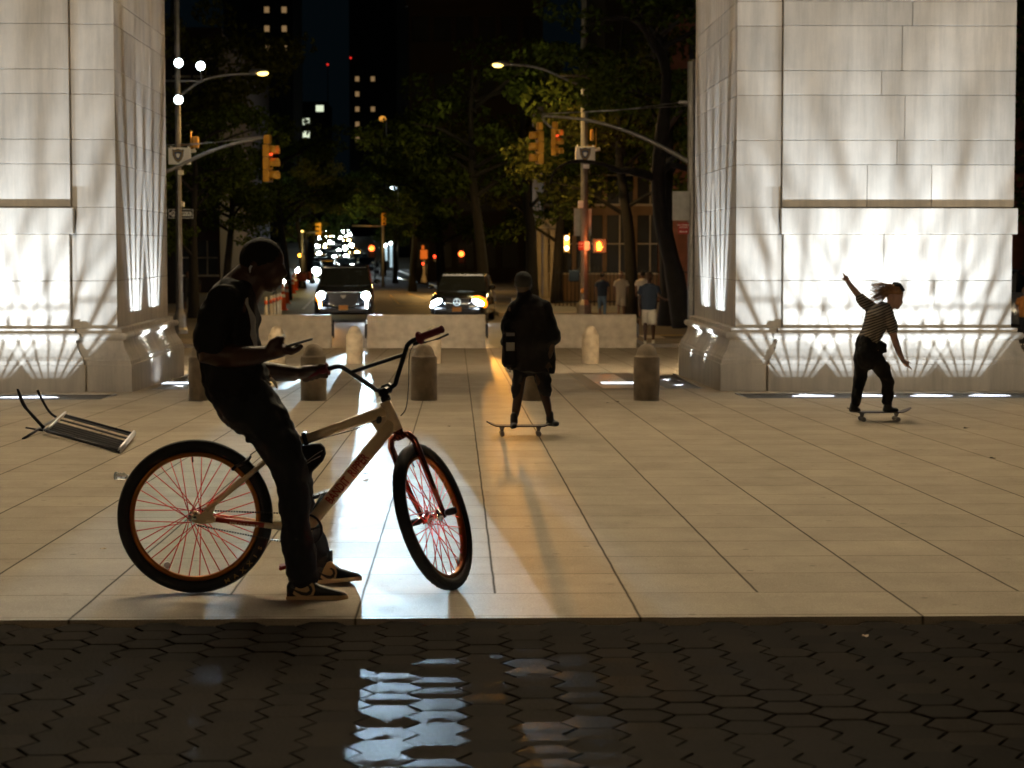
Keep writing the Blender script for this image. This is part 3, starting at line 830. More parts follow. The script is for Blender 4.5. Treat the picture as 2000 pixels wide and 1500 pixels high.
# red lettering bands
def on_bike(v): return BM @ v
dirt = (dt0 - BBp).normalized(); upv = Vector((-dirt.z, 0, dirt.x))
ctr = BBp + (dt0 - BBp) * .47
lettering('BANDIT  RIPPER', .060, on_bike(ctr + Vector((0, -.0292, 0))), BM.to_3x3() @ dirt, BM.to_3x3() @ upv, 'frame_red', frame, bold=True, sx=.68, ext=.003)
cs0, cs1 = RH + Vector((.10, -.060, -.012)), BBp + Vector((-.06, -.046, .002)); cd = (cs1 - cs0).normalized()
rb = MB(BM); rb.tube([cs0.lerp(cs1, .0) + Vector((0, -.002, .0045)), cs0.lerp(cs1, .62) + Vector((0, -.002, .0045))], .0125, 10, flat=.75); rb.build('red_band', 'frame_red', frame)
lettering('RIDE OUT SUPPLY', .017, on_bike(cs0.lerp(cs1, .36) + Vector((0, -.0135, -.004))), BM.to_3x3() @ cd, (0, 0, 1), 'frame_paint', frame, bold=True, ext=.002)
bd = HT.lerp(HB, .55) + Vector((-.062, -.030, -.012)); mb = MB(BM)
mb.rings([[bd + Vector((.013 * math.cos(a) + .004 * math.sin(a), y, .021 * math.sin(a) * (1 + .15 * math.cos(2 * a)))) for a in [2 * math.pi * k / 20 for k in range(20)]] for y in (.0, .004)], smooth=False)
mb.build('badge', 'sign_black', frame)
mb = MB(BM); mb.tube([SC + Vector((-.012, 0, .03)), SC + Vector((-.10, 0, .08))], .0165, 14); mb.lathe([(.022, 0), (.022, .022)], 14, SC + Vector((-.012, 0, .040))); mb.build('seat_post', 'black_metal', bike)
mb = MB(BM)
sd = SC + Vector((-.125, 0, .085))
mb.rings([[(sd.x + x, w * math.cos(a), sd.z + z + h * math.sin(a)) for a in [2 * math.pi * k / 14 for k in range(14)]] for x, w, z, h in ((-.10, .03, .015, .012), (-.08, .06, .012, .018), (-.03, .062, .004, .020), (.04, .035, 0, .016), (.08, .022, -.004, .012), (.10, .008, -.008, .008))])
mb.build('saddle', 'black_cloth', bike)
# bag strapped under the top tube
bgp = [(628, 866), (636, 874), (638, 886), (632, 900), (620, 913), (606, 926), (596, 934), (582, 930), (572, 915), (568, 895), (572, 876), (590, 870), (610, 867)]
mb = MB(BM); pg = [(bx(a, b_).x, bx(a, b_).z) for a, b_ in bgp]; cxg = sum(p[0] for p in pg) / len(pg); czg = sum(p[1] for p in pg) / len(pg)
mb.rings([[(cxg + (x - cxg) * s, y, czg + (z - czg) * s) for x, z in pg] for y, s in ((-.045, .72), (-.040, .93), (-.015, 1), (.015, 1), (.04, .93), (.045, .72))])
bag = mb.build('frame_bag', 'black_cloth', bike)
mb = MB(BM)
for q in (0, 1):
    p0, p1 = bx(592 + q * 7, 909 - q * 9) + Vector((0, -.047, 0)), bx(627 + q * 4, 889 - q * 11) + Vector((0, -.046, 0)); mb.tube([p0, p0.lerp(p1, .5) + Vector((0, 0, .003)), p1], .0016, 5)
mb.build('reflective_piping', 'sign_white', bag)
mb = MB(BM); st = bx(597, 856)
mb.box(st, (.022, .058, .062), Matrix.Rotation(R(-16), 3, 'Y'), .004); mb.build('strap', 'black_metal', bag)
# chain drive: chain, chainring, cranks, pedals
mb = MB(BM)
def chain(p, q):
    n = int((q - p).length / .0127)
    for i in range(n):
        c = p.lerp(q, (i + .5) / n); a = math.atan2(q.z - p.z, q.x - p.x)
        mb.box(c, (.0095, .005 if i % 2 else .007, .0075), Matrix.Rotation(-a, 3, 'Y'))
chain(RH + Vector((.03, -.052, .036)), BBp + Vector((-.005, -.052, .078))); chain(RH + Vector((.01, -.052, -.036)), BBp + Vector((-.005, -.052, -.078)))
mb.build('chain', 'chain', bike)
mb = MB(BM); mb.torus(BBp + Vector((0, -.052, 0)), .075, .006, n=40, m=8, rz=.002)
for k in range(5):
    a = R(72 * k + 10); mb.tube([BBp + Vector((0, -.052, 0)), BBp + Vector((.074 * math.cos(a), -.052, .074 * math.sin(a)))], .006, 6, flat=.4)
cr = mb.build('chainring', 'black_metal', bike)
for s, a in ((-1, R(-118)), (1, R(62))):
    mb = MB(BM); e = BBp + Vector((.172 * math.cos(a), s * .082, .172 * math.sin(a)))
    mb.tube([BBp + Vector((0, s * .060, 0)), e], [.014, .011], 10, flat=.7); ck = mb.build('crank', 'black_metal', bike)
    mb = MB(BM); rot = Matrix.Rotation(R(-18), 3, 'Y'); mb.box(e + Vector((0, s * .065, 0)), (.10, .095, .016), rot, .004)
    for i in range(4):
        mb.box(e + Vector((0, s * .065, 0)) + rot @ Vector(((i - 1.5) * .028, 0, .010)), (.004, .08, .006), rot)
    mb.build('pedal', 'frame_red' if s < 0 else 'black_metal', ck)
# rear brake
mb = MB(BM); bp_ = RH + Vector((.245, 0, .265))
for s in (-1, 1):
    mb.tube([bp_ + Vector((.02, 0, .02)), bp_ + Vector((.0, s * .045, 0)), bp_ + Vector((-.045, s * .028, -.02))], [.008, .009, .008], 8)
    mb.box(bp_ + Vector((-.05, s * .024, -.022)), (.05, .012, .016), Matrix.Rotation(R(-45), 3, 'Y'), .003)
mb.tube([bp_ + Vector((.02, 0, .03)), bp_ + Vector((.06, -.02, .06)), bp_ + Vector((.10, -.02, .07))], .0025, 6)
mb.build('rear_brake', 'black_metal', bike)
mb = MB(BM)
mb.tube([tt0.lerp(SC, .12) + Vector((0, -.028, -.028)), tt0.lerp(SC, .35) + Vector((0, -.03, -.036)), tt0.lerp(SC, .62) + Vector((0, -.028, -.025)), SC + Vector((.02, -.026, -.01)), bp_ + Vector((.10, -.02, .07))], .0024, 6); mb.build('brake_cable', 'black_metal', bike)
# front end, steered 62 degrees to the left of travel (away from the camera)
TH, TILT = R(65), R(20.0)
FM = BM @ Matrix.Translation(HB) @ Matrix.Rotation(-TILT, 4, 'Y') @ Matrix.Rotation(TH, 4, 'Z')
L = .456; RAKE = .045
bv = FM.to_3x3() @ Vector((0, 1, 0)); low = RW * math.sqrt(1 - bv.z ** 2); wq = FM @ Vector((RAKE, 0, -L))
L += (wq.z - gz(wq.y) - low) / (FM.to_3x3() @ Vector((0, 0, 1))).z      # the tyre touches the paving
WC = Vector((RAKE, 0, -L))
# keep the wheel on the ground
wcw = FM @ WC
wf = wheel(bike, FM @ Matrix.Translation(WC), 'front_wheel', 2, .062)
mb = MB(FM)
mb.lathe([(.0, -.055), (.020, -.055), (.024, -.02), (.026, -.004), (.0, -.003)], 16)
for s in (-1, 1):
    mb.tube([(.0, s * .008, -.035), (.0, s * .045, -.040), (.002, s * .064, -.075), (.008, s * .066, -.16), (.02, s * .064, -.32), (RAKE, s * .058, -L + .01)], [.017, .018, .0175, .0165, .014, .011], 12)
    mb.b2(RAKE - .016, RAKE + .016, s * .058 - .004, s * .058 + .004, -L - .022, -L + .018, .003)
fork = mb.build('fork', 'fork_paint', bike)
for s in (-1, 1):
    mb = MB(FM); mb.lathe([(.0, 0), (.012, 0), (.017, .012), (.0185, .02), (.0185, .055), (.014, .059), (.0, .059)], 14, (RAKE, s * .066, -L), axis='Y') if s > 0 else mb.lathe([(.0, 0), (.012, 0), (.017, -.012), (.0185, -.02), (.0185, -.055), (.014, -.059), (.0, -.059)], 14, (RAKE, s * .066, -L), axis='Y')
    mb.build('axle_peg', 'black_metal', bike)
HLEN = (HT - HB).length
mb = MB(FM); mb.lathe([(.0, .0), (.024, .0), (.024, .022), (.019, .026), (.019, .058), (.0, .060)], 16, (0, 0, HLEN + .004))
mb.box((.022, 0, HLEN + .048), (.075, .050, .038), None, .008); mb.box((.055, 0, HLEN + .057), (.040, .056, .042), None, .01)
for s in (-1, 1):
    for z in (-.012, .012): mb.lathe([(0, 0), (.005, 0), (.005, .004), (0, .004)], 8, (.074, s * .019, HLEN + .057 + z), axis='X')
stem = mb.build('stem', 'black_metal', bike)
CB = Vector((.05, 0, HLEN + .058))
mb = MB(FM); r_ = .0115
pts = []
def bar(y, z, x=0): return CB + Vector((x, y, z))
def smooth_path(pp, n=6):
    out = []
    for i in range(len(pp) - 1):
        p0 = pp[max(0, i - 1)]; p1 = pp[i]; p2 = pp[i + 1]; p3 = pp[min(len(pp) - 1, i + 2)]
        for k in range(n):
            t = k / n
            out.append(.5 * ((2 * p1) + (p2 - p0) * t + (2 * p0 - 5 * p1 + 4 * p2 - p3) * t * t + (3 * p1 - p0 - 3 * p2 + p3) * t ** 3))
    return out + [pp[-1]]
half = [bar(0, 0), bar(.035, 0), bar(.055, .008), bar(.075, .035), bar(.165, .145), bar(.185, .167), bar(.215, .178), bar(.25, .180, -.003), bar(.39, .187, -.03)]
full = [Vector((p.x, -p.y, p.z)) for p in half[:0:-1]] + half
mb.tube(smooth_path(full, 4), r_, 12, up=(1, 0, 0)); mb.tube([bar(-.153, .128), bar(.153, .128)], .0095, 12, up=(1, 0, 0))
hbar = mb.build('handlebar', 'black_metal', bike)
for s in (-1, 1):
    mb = MB(FM); a = bar(s * .255, .180, -.003); b_ = bar(s * .395, .187, -.031)
    mb.tube([a, a.lerp(b_, .02), a.lerp(b_, .05), a.lerp(b_, .051), a.lerp(b_, .3), a.lerp(b_, .6), a.lerp(b_, .93), a.lerp(b_, 1.0)], [.030, .033, .030, .0175, .0165, .0175, .0165, .019], 14, up=(1, 0, 0))
    for k in range(9):
        c = a.lerp(b_, .12 + k * .085); mb.tube([c, c + (b_ - a) * .02], .0188, 12, up=(1, 0, 0))
    mb.build('grip', 'grip_red', hbar)
mb = MB(FM); a = bar(-.225, .178)
mb.box(a + Vector((.018, .0, -.012)), (.035, .035, .03), None, .006); mb.tube([a + Vector((.03, .0, -.02)), a + Vector((.055, -.03, -.03)), a + Vector((.052, -.10, -.034)), a + Vector((.045, -.16, -.028))], [.006, .006, .005, .006], 8, flat=.7)
mb.build('brake_lever', 'black_metal', hbar)
mb = MB(BM)
inv = BM.inverted() @ FM
pl = [inv @ (a + Vector((.03, .02, -.02))), inv @ (a + Vector((.09, .09, -.07))), HT + Vector((.115, .05, .06)), HT + Vector((.10, -.01, -.03)), HT.lerp(HB, .5) + Vector((.045, -.022, 0))]
mb.tube(smooth_path(pl, 6), .0024, 6); mb.build('brake_cable', 'black_metal', bike)
for cen, a0 in ((RH, R(240)), (None, R(-72))):
    mb = MB(BM @ Matrix.Translation(RH)) if cen else MB(FM @ Matrix.Translation(WC))
    mb.lathe([(0, -.004), (.016, -.004), (.018, 0), (.016, .004), (0, .004)], 16, (.272 * math.cos(a0), 0, .272 * math.sin(a0)), axis='Y'); mb.build('reflector', 'white', wr if cen else wf)
N('tyre_letter', (.40, .22, .06), .7)
mb = MB(BM)
for k, ch in enumerate('MAXXIS'):
    a = R(-64 + k * 7.5); vs, fs = text_geo(ch, 1.0, .01, True); c = RH + Vector((.346 * math.cos(a), -.0295, .346 * math.sin(a)))
    tx = Vector((-math.sin(a), 0, math.cos(a))); ty = -Vector((math.cos(a), 0, math.sin(a)))
    mb.add([c + tx * (v.x * .034) + ty * (v.y * .026) + Vector((0, -v.z * .2, 0)) for v in vs], fs)
mb.build('lettering', 'tyre_letter', wr, fix=False)

# ------------------------------------------------------------------ the man on the bicycle
MY = 10.02
def Q(px, py, dy=0.0): return P(px, py, MY + dy)
def limb(mb, pts, n=16, up=(0, 1, 0)):
    """pts: (px, py, dy, half width in px at MY, depth ratio)"""
    mb.tube([Q(a, b_, c) for a, b_, c, r, f in pts], [r / 409 for a, b_, c, r, f in pts], n, flat=[p[4] for p in pts], up=up)
    for q in (pts[0], pts[-1]):
        mb.ball(Q(q[0], q[1], q[2]), (q[3] / 409 * .98, q[3] / 409 * q[4] * .98, q[3] / 409 * .98), 14, 8)
def digit(mb, pts, r, up=(0, 1, 0)):
    mb.tube([Q(*p) for p in pts], [x / 409 for x in r], 8, up=up)
    for p, x in zip(pts, r): mb.ball(Q(*p), x / 409, 8, 6)
man = thing('person', 'man in black t-shirt and black jeans sitting on the bicycle and looking at his phone', 'person', G(610, 1160))
mb = MB()
# head bowed forward, neck, ear
hc = Q(512, 510)
hr = Matrix.Rotation(R(22), 3, 'Y')
mb.ball(hc, (.104, .078, .108), 20, 14, hr)                       # cranium
mb.ball(Q(527, 530), (.072, .064, .085), 16, 10, Matrix.Rotation(R(25), 3, 'Y'))   # face
mb.ball(Q(527, 552), (.048, .047, .045), 12, 8)                    # jaw
mb.ball(Q(531, 563), (.026, .024, .020), 10, 6)                    # chin
mb.tube([Q(549, 520), Q(557, 534), Q(553, 541)], [.012, .017, .012], 8)   # nose
mb.ball(Q(549, 549), (.015, .022, .008), 8, 6); mb.ball(Q(546, 555), (.014, .02, .008), 8, 6)   # lips
mb.ball(Q(551, 516), (.012, .05, .010), 8, 6)                     # brow
for s in (-1, 1): mb.ball(Q(493, 524, s * .078), (.019, .010, .032), 10, 8, Matrix.Rotation(R(15), 3, 'Y'))
limb(mb, [(496, 535, 0, 34, .85), (478, 558, 0, 40, .95), (452, 590, 0, 48, 1.2)])
limb(mb, [(450, 600, 0, 50, 2.0), (445, 660, 0, 50, 1.7), (455, 730, 0, 46, 1.8), (462, 765, 0, 48, 1.9)])       # trunk inside the clothes
# near arm (right): sleeve end to phone hand
limb(mb, [(430, 606, -.17, 22, 1), (407, 650, -.24, 24, 1), (408, 692, -.25, 24, 1), (445, 697, -.22, 24, 1), (485, 696, -.17, 20.5, 1), (526, 690, -.12, 14.5, 1.3)])
# hand: palm up under the phone, thumb standing on it
limb(mb, [(524, 690, -.12, 14.5, 1.4), (537, 685, -.115, 16.5, 1.7), (552, 683, -.11, 14, 2.1), (561, 683, -.11, 10, 2.4)])
digit(mb, [(529, 684, -.145), (534, 672, -.15), (543, 664, -.145), (551, 662, -.13)], [12, 11, 8.5, 6.0])          # thumb
for k, (dy, ln, dz) in enumerate(((-.155, 26, 2), (-.130, 31, 0), (-.106, 29, -1), (-.083, 23, -2))):
    digit(mb, [(556, 684 + dz, dy), (556 + ln * .5, 687 + dz, dy - .003), (556 + ln * .85, 683 + dz, dy), (558 + ln, 676.5 + dz, dy + .004)], [6.2, 5.6, 5.0, 4.2])
# far arm (left) to the grip
g0 = FM @ (bar(.275, .181, -.006)); g1 = FM @ (bar(.385, .187, -.028))
gm = g0.lerp(g1, .5); gd = (g1 - g0).normalized()
wrist = gm + Vector((-.085, .0, -.005))
def W(v, r): return v
el = Q(478, 722, .22)
mb.tube([Q(436, 608, .17), Q(440, 665, .25), el, el.lerp(wrist, .5) + Vector((0, 0, .0)), wrist], [.066, .056, .052, .048, .036], 16, flat=1)
# fist round the grip
upw = Vector((0, 0, 1)); fw = (gd.cross(upw)).normalized(); fw = -fw if fw.x < 0 else fw      # towards the wheel
mb.ball(gm + upw * .012 - Vector((.035, 0, 0)), (.044, .040, .024), 14, 8)
mb.tube([wrist, gm - Vector((.04, 0, -.008)), gm + upw * .02], [.028, .032, .022], 12, flat=1.2)
for k in range(4):
    c = g0.lerp(g1, .12 + k * .24); rr = [.0100, .0098, .0092, .0082]
    ring = []
    for an in (150, 110, 60, 10, -40, -85, -120):
        ring.append(c + Vector((math.cos(R(an)) * .030, 0, 0)) * 1.0 + fw * 0 + upw * (math.sin(R(an)) * .030))
    mb.tube(ring, [.0105, .0108, .0108, .0102, .0098, .0092, .0078], 8, up=gd)
    mb.ball(ring[-1], .0078, 8, 6)
c = g0.lerp(g1, .02)
th_ = [gm - Vector((.05, .0, .0)) + (g0 - gm) * .4, c + Vector((-.03, 0, -.008)), c + Vector((-.012, 0, -.030)), c + Vector((.014, 0, -.034))]
mb.tube(th_, [.013, .0125, .011, .009], 8); mb.ball(th_[-1], .009, 8, 6)
# body under the clothes down to the ankles, so that it is one figure
limb(mb, [(468, 770, -.08, 34, 1), (560, 890, -.10, 24, 1), (578, 1000, -.11, 21, 1), (592, 1125, -.12, 17, 1)])
limb(mb, [(475, 770, .10, 34, 1), (570, 895, .28, 22, 1), (588, 985, .33, 18, 1), (602, 1030, .35, 16, 1), (624, 1086, .372, 13, 1)])
body = fuse('body', mb, .0065, 'skin_dark', man, 3)
# hair cap
mb = MB(); mb.ball(hc + Vector((-.004, 0, .007)), (.1065, .0805, .1065), 20, 14, hr)
hair = fuse('hair', mb, .007, 'hair_black', man, 2)
bb = bmesh.new(); bb.from_mesh(hair.data)
iv = parent_inv(man); fa = Q(560, 505) ; 
def keep(v):
    w = wmat(man) @ v
    # hair line: cut below a line from forehead (553,513) to behind the ear (470,545)
    d = w - CP; px = 1000 + 0; 
    a_, b__ = Q(549, 509), Q(478, 529)
    n_ = (b__ - a_); n_.y = 0; nn = Vector((-n_.z, 0, n_.x)); 
    side_ = (w - a_).dot(nn)
    return side_ * ((Q(510, 470) - a_).dot(nn)) > 0
dele = [v for v in bb.verts if not keep(v.co)]
bmesh.ops.delete(bb, geom=dele, context='VERTS'); bb.to_mesh(hair.data); bb.free()
# shirt
mb = MB()
limb(mb, [(462, 580, 0, 45, 1.75), (451, 608, 0, 57, 1.75), (446, 645, 0, 60, 1.45), (448, 690, 0, 62, 1.32), (457, 730, 0, 64, 1.45), (464, 752, 0, 63, 1.6)])
limb(mb, [(470, 570, 0, 37, 1.5), (463, 585, 0, 42, 1.7)])
for s in (-1, 1):
    limb(mb, [(440, 592, s * .17, 38, .8), (420, 622, s * .225, 35, .85), (410, 655, s * .25, 31, .95), (409, 672, s * .255, 29, 1.0)] if s < 0 else
         [(440, 592, s * .17, 38, .8), (432, 622, s * .225, 35, .85), (436, 650, s * .25, 31, .95)])
shirt = fuse('shirt', mb, .009, 'black_cloth', man, 5, .034, .10)
mb = MB()
mb.rings([[Q(482, 584, -.16), Q(489, 582, -.15)], [Q(485, 604, -.15), Q(498, 602, -.13)], [Q(490, 630, -.15), Q(506, 630, -.11)], [Q(496, 655, -.14), Q(511, 656, -.09)], [Q(505, 680, -.12), Q(515, 680, -.08)]], closed=False, caps=False)
pr = mb.build('shirt_print', 'print_white', man, fix=False)
sw = pr.modifiers.new('w', 'SHRINKWRAP'); sw.target = shirt; sw.offset = .003; sw.wrap_method = 'NEAREST_SURFACEPOINT'
ssub = pr.modifiers.new('s', 'SUBSURF'); ssub.subdivision_type = 'SIMPLE'; ssub.levels = 3; ssub.render_levels = 3
bpy.context.view_layer.update(); pr.modifiers.move(1, 0)
bpy.context.view_layer.update()
me = bpy.data.meshes.new_from_object(pr.evaluated_get(bpy.context.evaluated_depsgraph_get())); pr.modifiers.clear(); pr.data = me
mb = MB(); mb.tube([Q(528, 738, -.05), Q(537, 747, -.055), Q(541, 758, -.05)], [.006, .008, .004], 8); mb.tube([Q(521, 742, -.06), Q(529, 752, -.06)], [.005, .005], 8); mb.build('drawstring', 'white_cloth', man)
# jeans
mb = MB()
limb(mb, [(463, 744, 0, 56, 1.55), (470, 772, 0, 58, 1.6), (480, 798, .0, 52, 1.7)])
limb(mb, [(484, 778, -.07, 50, 1.05), (518, 824, -.09, 48, 1), (544, 868, -.10, 41, 1), (562, 905, -.11, 36, 1), (574, 955, -.11, 31, 1), (576, 1005, -.11, 29.5, 1), (583, 1060, -.115, 32, 1), (588, 1100, -.12, 33, 1), (590, 1122, -.12, 32, 1)])
limb(mb, [(486, 785, .10, 46, 1.05), (530, 832, .20, 42, 1), (562, 882, .28, 36, 1), (580, 925, .31, 31, 1), (588, 985, .33, 28, 1), (602, 1030, .35, 26, 1), (620, 1072, .37, 25, 1), (628, 1094, .375, 23, 1)])
# knee and ankle folds
for (a, b_, c, r) in ((555, 893, -.11, 36), (566, 915, -.11, 34.5), (585, 1080, -.115, 33), (588, 1097, -.12, 33.5), (580, 1045, -.113, 31.5), (519, 838, -.09, 46)):
    mb.tube([Q(a - 3, b_ - 4, c), Q(a + 2, b_ + 4, c)], r / 409, 16, flat=1.0)
jeans = fuse('jeans', mb, .009, 'denim_black', man, 4, .030, .075)
mb = MB(); mb.tube([Q(414, 768, -.125), Q(440, 757, -.14), Q(485, 744, -.12)], [.0035, .004, .003], 6); mb.build('belt_edge', 'frame_red', man) if False else None
# shoes
def shoe(dy, heel, toe, sole_y, toe_y, sc, near):
    """side view shoe from heel px to toe px, seen from its outer side"""
    s = MB(); L_ = toe - heel
    secs = [(0, .36, 26, .8), (.06, .37, 40, .95), (.18, .38, 50, 1), (.30, .37, 47, 1), (.42, .38, 36, 1.0), (.56, .42, 27, 1.05), (.72, .46, 21, 1.1), (.86, .46, 16, 1.05), (.96, .34, 11, .8), (1.0, .2, 7, .45)]
    rr = []
    for t, w, h, f in secs:
        x = heel + L_ * t; yb = sole_y + (toe_y - sole_y) * t
        ring = []
        for k in range(16):
            a = 2 * math.pi * k / 16; cz = math.sin(a); cy = math.cos(a)
            hh = h * sc * (.5 + .5 * (math.copysign(abs(cz) ** .7, cz))); ring.append(Q(x, yb - 4 * sc - hh, dy + cy * .052 * f * w / .42))
        rr.append(ring)
    s.rings(rr); sh = s.build('shoe', 'shoe_black', man)
    s = MB(); rr = []
    for t, w, h, f in secs:
        x = heel + L_ * t + (-1.5 if t == 0 else (2 if t == 1 else 0)); yb = sole_y + (toe_y - sole_y) * t
        rr.append([Q(x, yb + (0 if k in (0, 1) else -9 * sc), dy + (1 if k in (1, 2) else -1) * .056 * f * w / .42) for k in range(4)])
    s.rings(rr, smooth=False); s.build('sole', 'shoe_cream', sh)
    def patch(pts, m_, off, nm):
        q = MB(); vs = []
        for (t, h) in pts:
            x = heel + L_ * t; yb = sole_y + (toe_y - sole_y) * t
            vs.append(Q(x, yb - h * sc, dy - .062 - off))
        vs2 = [v + Vector((0, .03, 0)) for v in vs]; n_ = len(vs)
        q.add(vs + vs2, [tuple(range(n_))] + [(k, (k + 1) % n_, (k + 1) % n_ + n_, k + n_) for k in range(n_)])
        q.build(nm, m_, sh)
    patch([(.16, 30), (.24, 44), (.33, 46), (.40, 38), (.45, 30), (.47, 20), (.44, 10), (.30, 9), (.16, 9), (.10, 14)], 'shoe_cream', -.010, 'side_panel')
    patch([(.08, 26), (.16, 21), (.26, 17), (.33, 16), (.38, 20), (.36, 27), (.30, 31), (.345, 33), (.41, 28), (.43, 20), (.40, 12), (.33, 9.5), (.24, 11), (.14, 18)], 'shoe_black', -.0075, 'curved_stripe')
    return sh
shoe(-.12, 560, 678, 1174, 1172, 1.0, True)
shoe(.375, 617, 705, 1142, 1134, .93, False)
mb = MB(); mb.tube([Q(630, 1078, .37), Q(633, 1098, .37), Q(634, 1108, .37)], [.050, .044, .04], 14); mb.build('sock', 'black_cloth', man)
mb = MB(); mb.tube([Q(491, 519, -.092), Q(488.5, 523, -.096), Q(488, 533, -.094)], [.006, .006, .0035], 8); mb.build('earbud', 'white', man)
ph = thing('mobile_phone', 'dark mobile phone held flat in the man\'s right hand', 'phone', Q(585, 670, -.12))
a_, b__ = Q(557, 677.5, -.12), Q(611, 662, -.12); ax = (b__ - a_).normalized()
mb = MB(); rot = Matrix.Rotation(-math.atan2(ax.z, ax.x), 3, 'Y'); mb.box((a_ + b__) / 2, ((b__ - a_).length, .074, .009), rot, .003); p_ = mb.build('phone_body', 'phone', ph)
mb = MB(); mb.box((a_ + b__) / 2 + rot @ Vector((.0, 0, .0052)), ((b__ - a_).length - .012, .066, .0012), rot); mb.build('screen', 'dark_glass', ph)

# ------------------------------------------------------------------ skateboards and skaters
def skateboard(label, a, b_, Yd, group):
    """deck from nose point a to tail point b_ (pixels), trucks and wheels below"""
    A, B = P(*a, Yd), P(*b_, Yd); c = (A + B) / 2; L_ = (B - A).length
    yaw = math.atan2(B.y - A.y, B.x - A.x)
    t = thing('skateboard', label, 'skateboard', (c.x, c.y, gz(Yd)), 0, group)
    z0 = .095; mt = Matrix.Translation((c.x, c.y, gz(Yd)))
    mb = MB(mt); rr = []
    for i in range(15):
        u = -1 + 2 * i / 14; w = .10 * (1 - max(0, abs(u) - .78) ** 2 * 18); w = max(w, .03)
        z = z0 + max(0, abs(u) - .68) ** 1.3 * .20
        x = u * L_ / 2
        rr.append([(x, -w, z), (x, w, z), (x, w * .97, z + .011), (x, -w * .97, z + .011)])
    mb.rings(rr, smooth=False); mb.build('deck', 'deck', t)
    for s in (-1, 1):
        x = s * L_ * .27; mb = MB(mt); mb.tube([(x, -.10, .045), (x, .10, .045)], .008, 8, up=(0, 0, 1)); mb.prism([(x - .03, z0), (x + .03, z0), (x + .008, .045), (x - .008, .04)], -.022, .022)
        tr = mb.build('truck', 'galv', t)
        for q in (-1, 1):
            mb = MB(mt); mb.lathe([(0, -.015), (.020, -.016), (.0265, -.010), (.0265, .010), (.020, .016), (0, .015)], 18, (x, q * .105, .0265), axis='Y'); mb.build('wheel', 'wheel_pale', tr)
    return t
class Fig:
    """figure whose joints are given in photo pixels at distance Y"""
    def __init__(s, Y): s.Y = Y; s.k = FPX / Y
    def p(s, px, py, dy=0): return P(px, py, s.Y + dy)
    def limb(s, mb, pts, n=14, ends=True):
        mb.tube([s.p(a, b_, c) for a, b_, c, r, f in pts], [r / s.k for a, b_, c, r, f in pts], n, flat=[q[4] for q in pts])
        for q in ((pts[0], pts[-1]) if ends else (pts[0],)): mb.ball(s.p(q[0], q[1], q[2]), (q[3] / s.k, q[3] / s.k * q[4], q[3] / s.k), 12, 8)
    def hand(s, mb, a, b_, dy=0, r=1.0):
        """five fingered hand from wrist pixel a to finger tip pixel b_"""
        A, B = s.p(*a, dy), s.p(*b_, dy); d = (B - A); l = d.length; d.normalize(); w = Vector((0, 1, 0)); u = d.cross(w)
        mb.tube([A, A + d * l * .25, A + d * l * .5], [.024 * r, .028 * r, .026 * r], 10, flat=1.3)
        for k in range(4):
            o = w * ((k - 1.5) * .019 * r); e = A + d * l * (.95 - .08 * abs(k - 1.3)) + o * 1.25 + u * .01
            mb.tube([A + d * l * .45 + o, (A + d * l * .5 + o + e) / 2 + u * .004, e], [.0095 * r, .009 * r, .0065 * r], 8)
        mb.tube([A + d * l * .18 + u * .018, A + d * l * .40 + u * .042, A + d * l * .6 + u * .048], [.012 * r, .010 * r, .008 * r], 8)
# middle skater, seen from behind
Y1 = G(1030, 851).y
F = Fig(Y1)
sk = thing('person', 'dark skateboarder seen from behind in an oversized t-shirt and long shorts, middle of the plaza', 'person', G(1030, 851))
mb = MB()
F.limb(mb, [(1022, 548, 0, 13, 1.1), (1022, 558, 0, 14, 1.15), (1023, 570, 0, 11.5, 1)])
mb.ball(F.p(1022, 553), (.082, .098, .112), 16, 12); mb.ball(F.p(1024, 562, .06), (.055, .05, .07), 12, 8)
for s in (-1, 1): mb.ball(F.p(1022 + s * 15.5, 558, .01), (.012, .018, .03), 8, 6)
F.limb(mb, [(1024, 572, 0, 11, 1), (1028, 590, 0, 16, 1)]); F.limb(mb, [(1030, 600, 0, 26, .6), (1032, 640, 0, 25, .6), (1032, 700, 0, 25, .65)])
for s, pts in ((-1, [(1003, 604, 0), (993, 640, .03), (992, 676, .0), (996, 706, -.05)]), (1, [(1060, 602, 0), (1074, 640, -.02), (1076, 680, -.06), (1068, 706, -.08)])):
    F.limb(mb, [(pts[0][0], pts[0][1], pts[0][2], 11, 1), (pts[1][0], pts[1][1], pts[1][2], 9, 1), (pts[2][0], pts[2][1], pts[2][2], 8, 1), (pts[3][0], pts[3][1], pts[3][2], 5.5, 1.2)])
    F.hand(mb, (pts[3][0], pts[3][1]), (pts[3][0] + 2 * s, pts[3][1] + 24), pts[3][2], .95)
F.limb(mb, [(1017, 710, 0, 15, 1), (1013, 765, .03, 10, 1), (1008, 800, 0, 8.5, 1), (1004, 822, -.02, 5.5, 1)])
F.limb(mb, [(1052, 710, 0, 15, 1), (1062, 765, .02, 10, 1), (1070, 795, -.02, 8, 1), (1073, 815, -.03, 5.5, 1)])
fuse('body', mb, .010, 'skin_dark', sk, 3)
mb = MB(); mb.ball(F.p(1022, 548, -.02), (.090, .100, .095), 16, 10); fuse('hair', mb, .01, 'hair_black', sk, 2)
mb = MB()
F.limb(mb, [(1024, 576, 0, 15, .9), (1027, 588, 0, 30, .7), (1030, 602, 0, 41, .62), (1035, 640, 0, 46, .60), (1038, 680, 0, 47, .62), (1037, 712, 0, 46, .62), (1036, 724, 0, 46, .6)], ends=False)
F.limb(mb, [(1004, 600, 0, 15, .9), (995, 635, .02, 15, .9), (991, 668, .0, 14, 1)]); F.limb(mb, [(1060, 600, 0, 17, .9), (1073, 632, -.02, 17, .9), (1077, 662, -.04, 16, 1)])
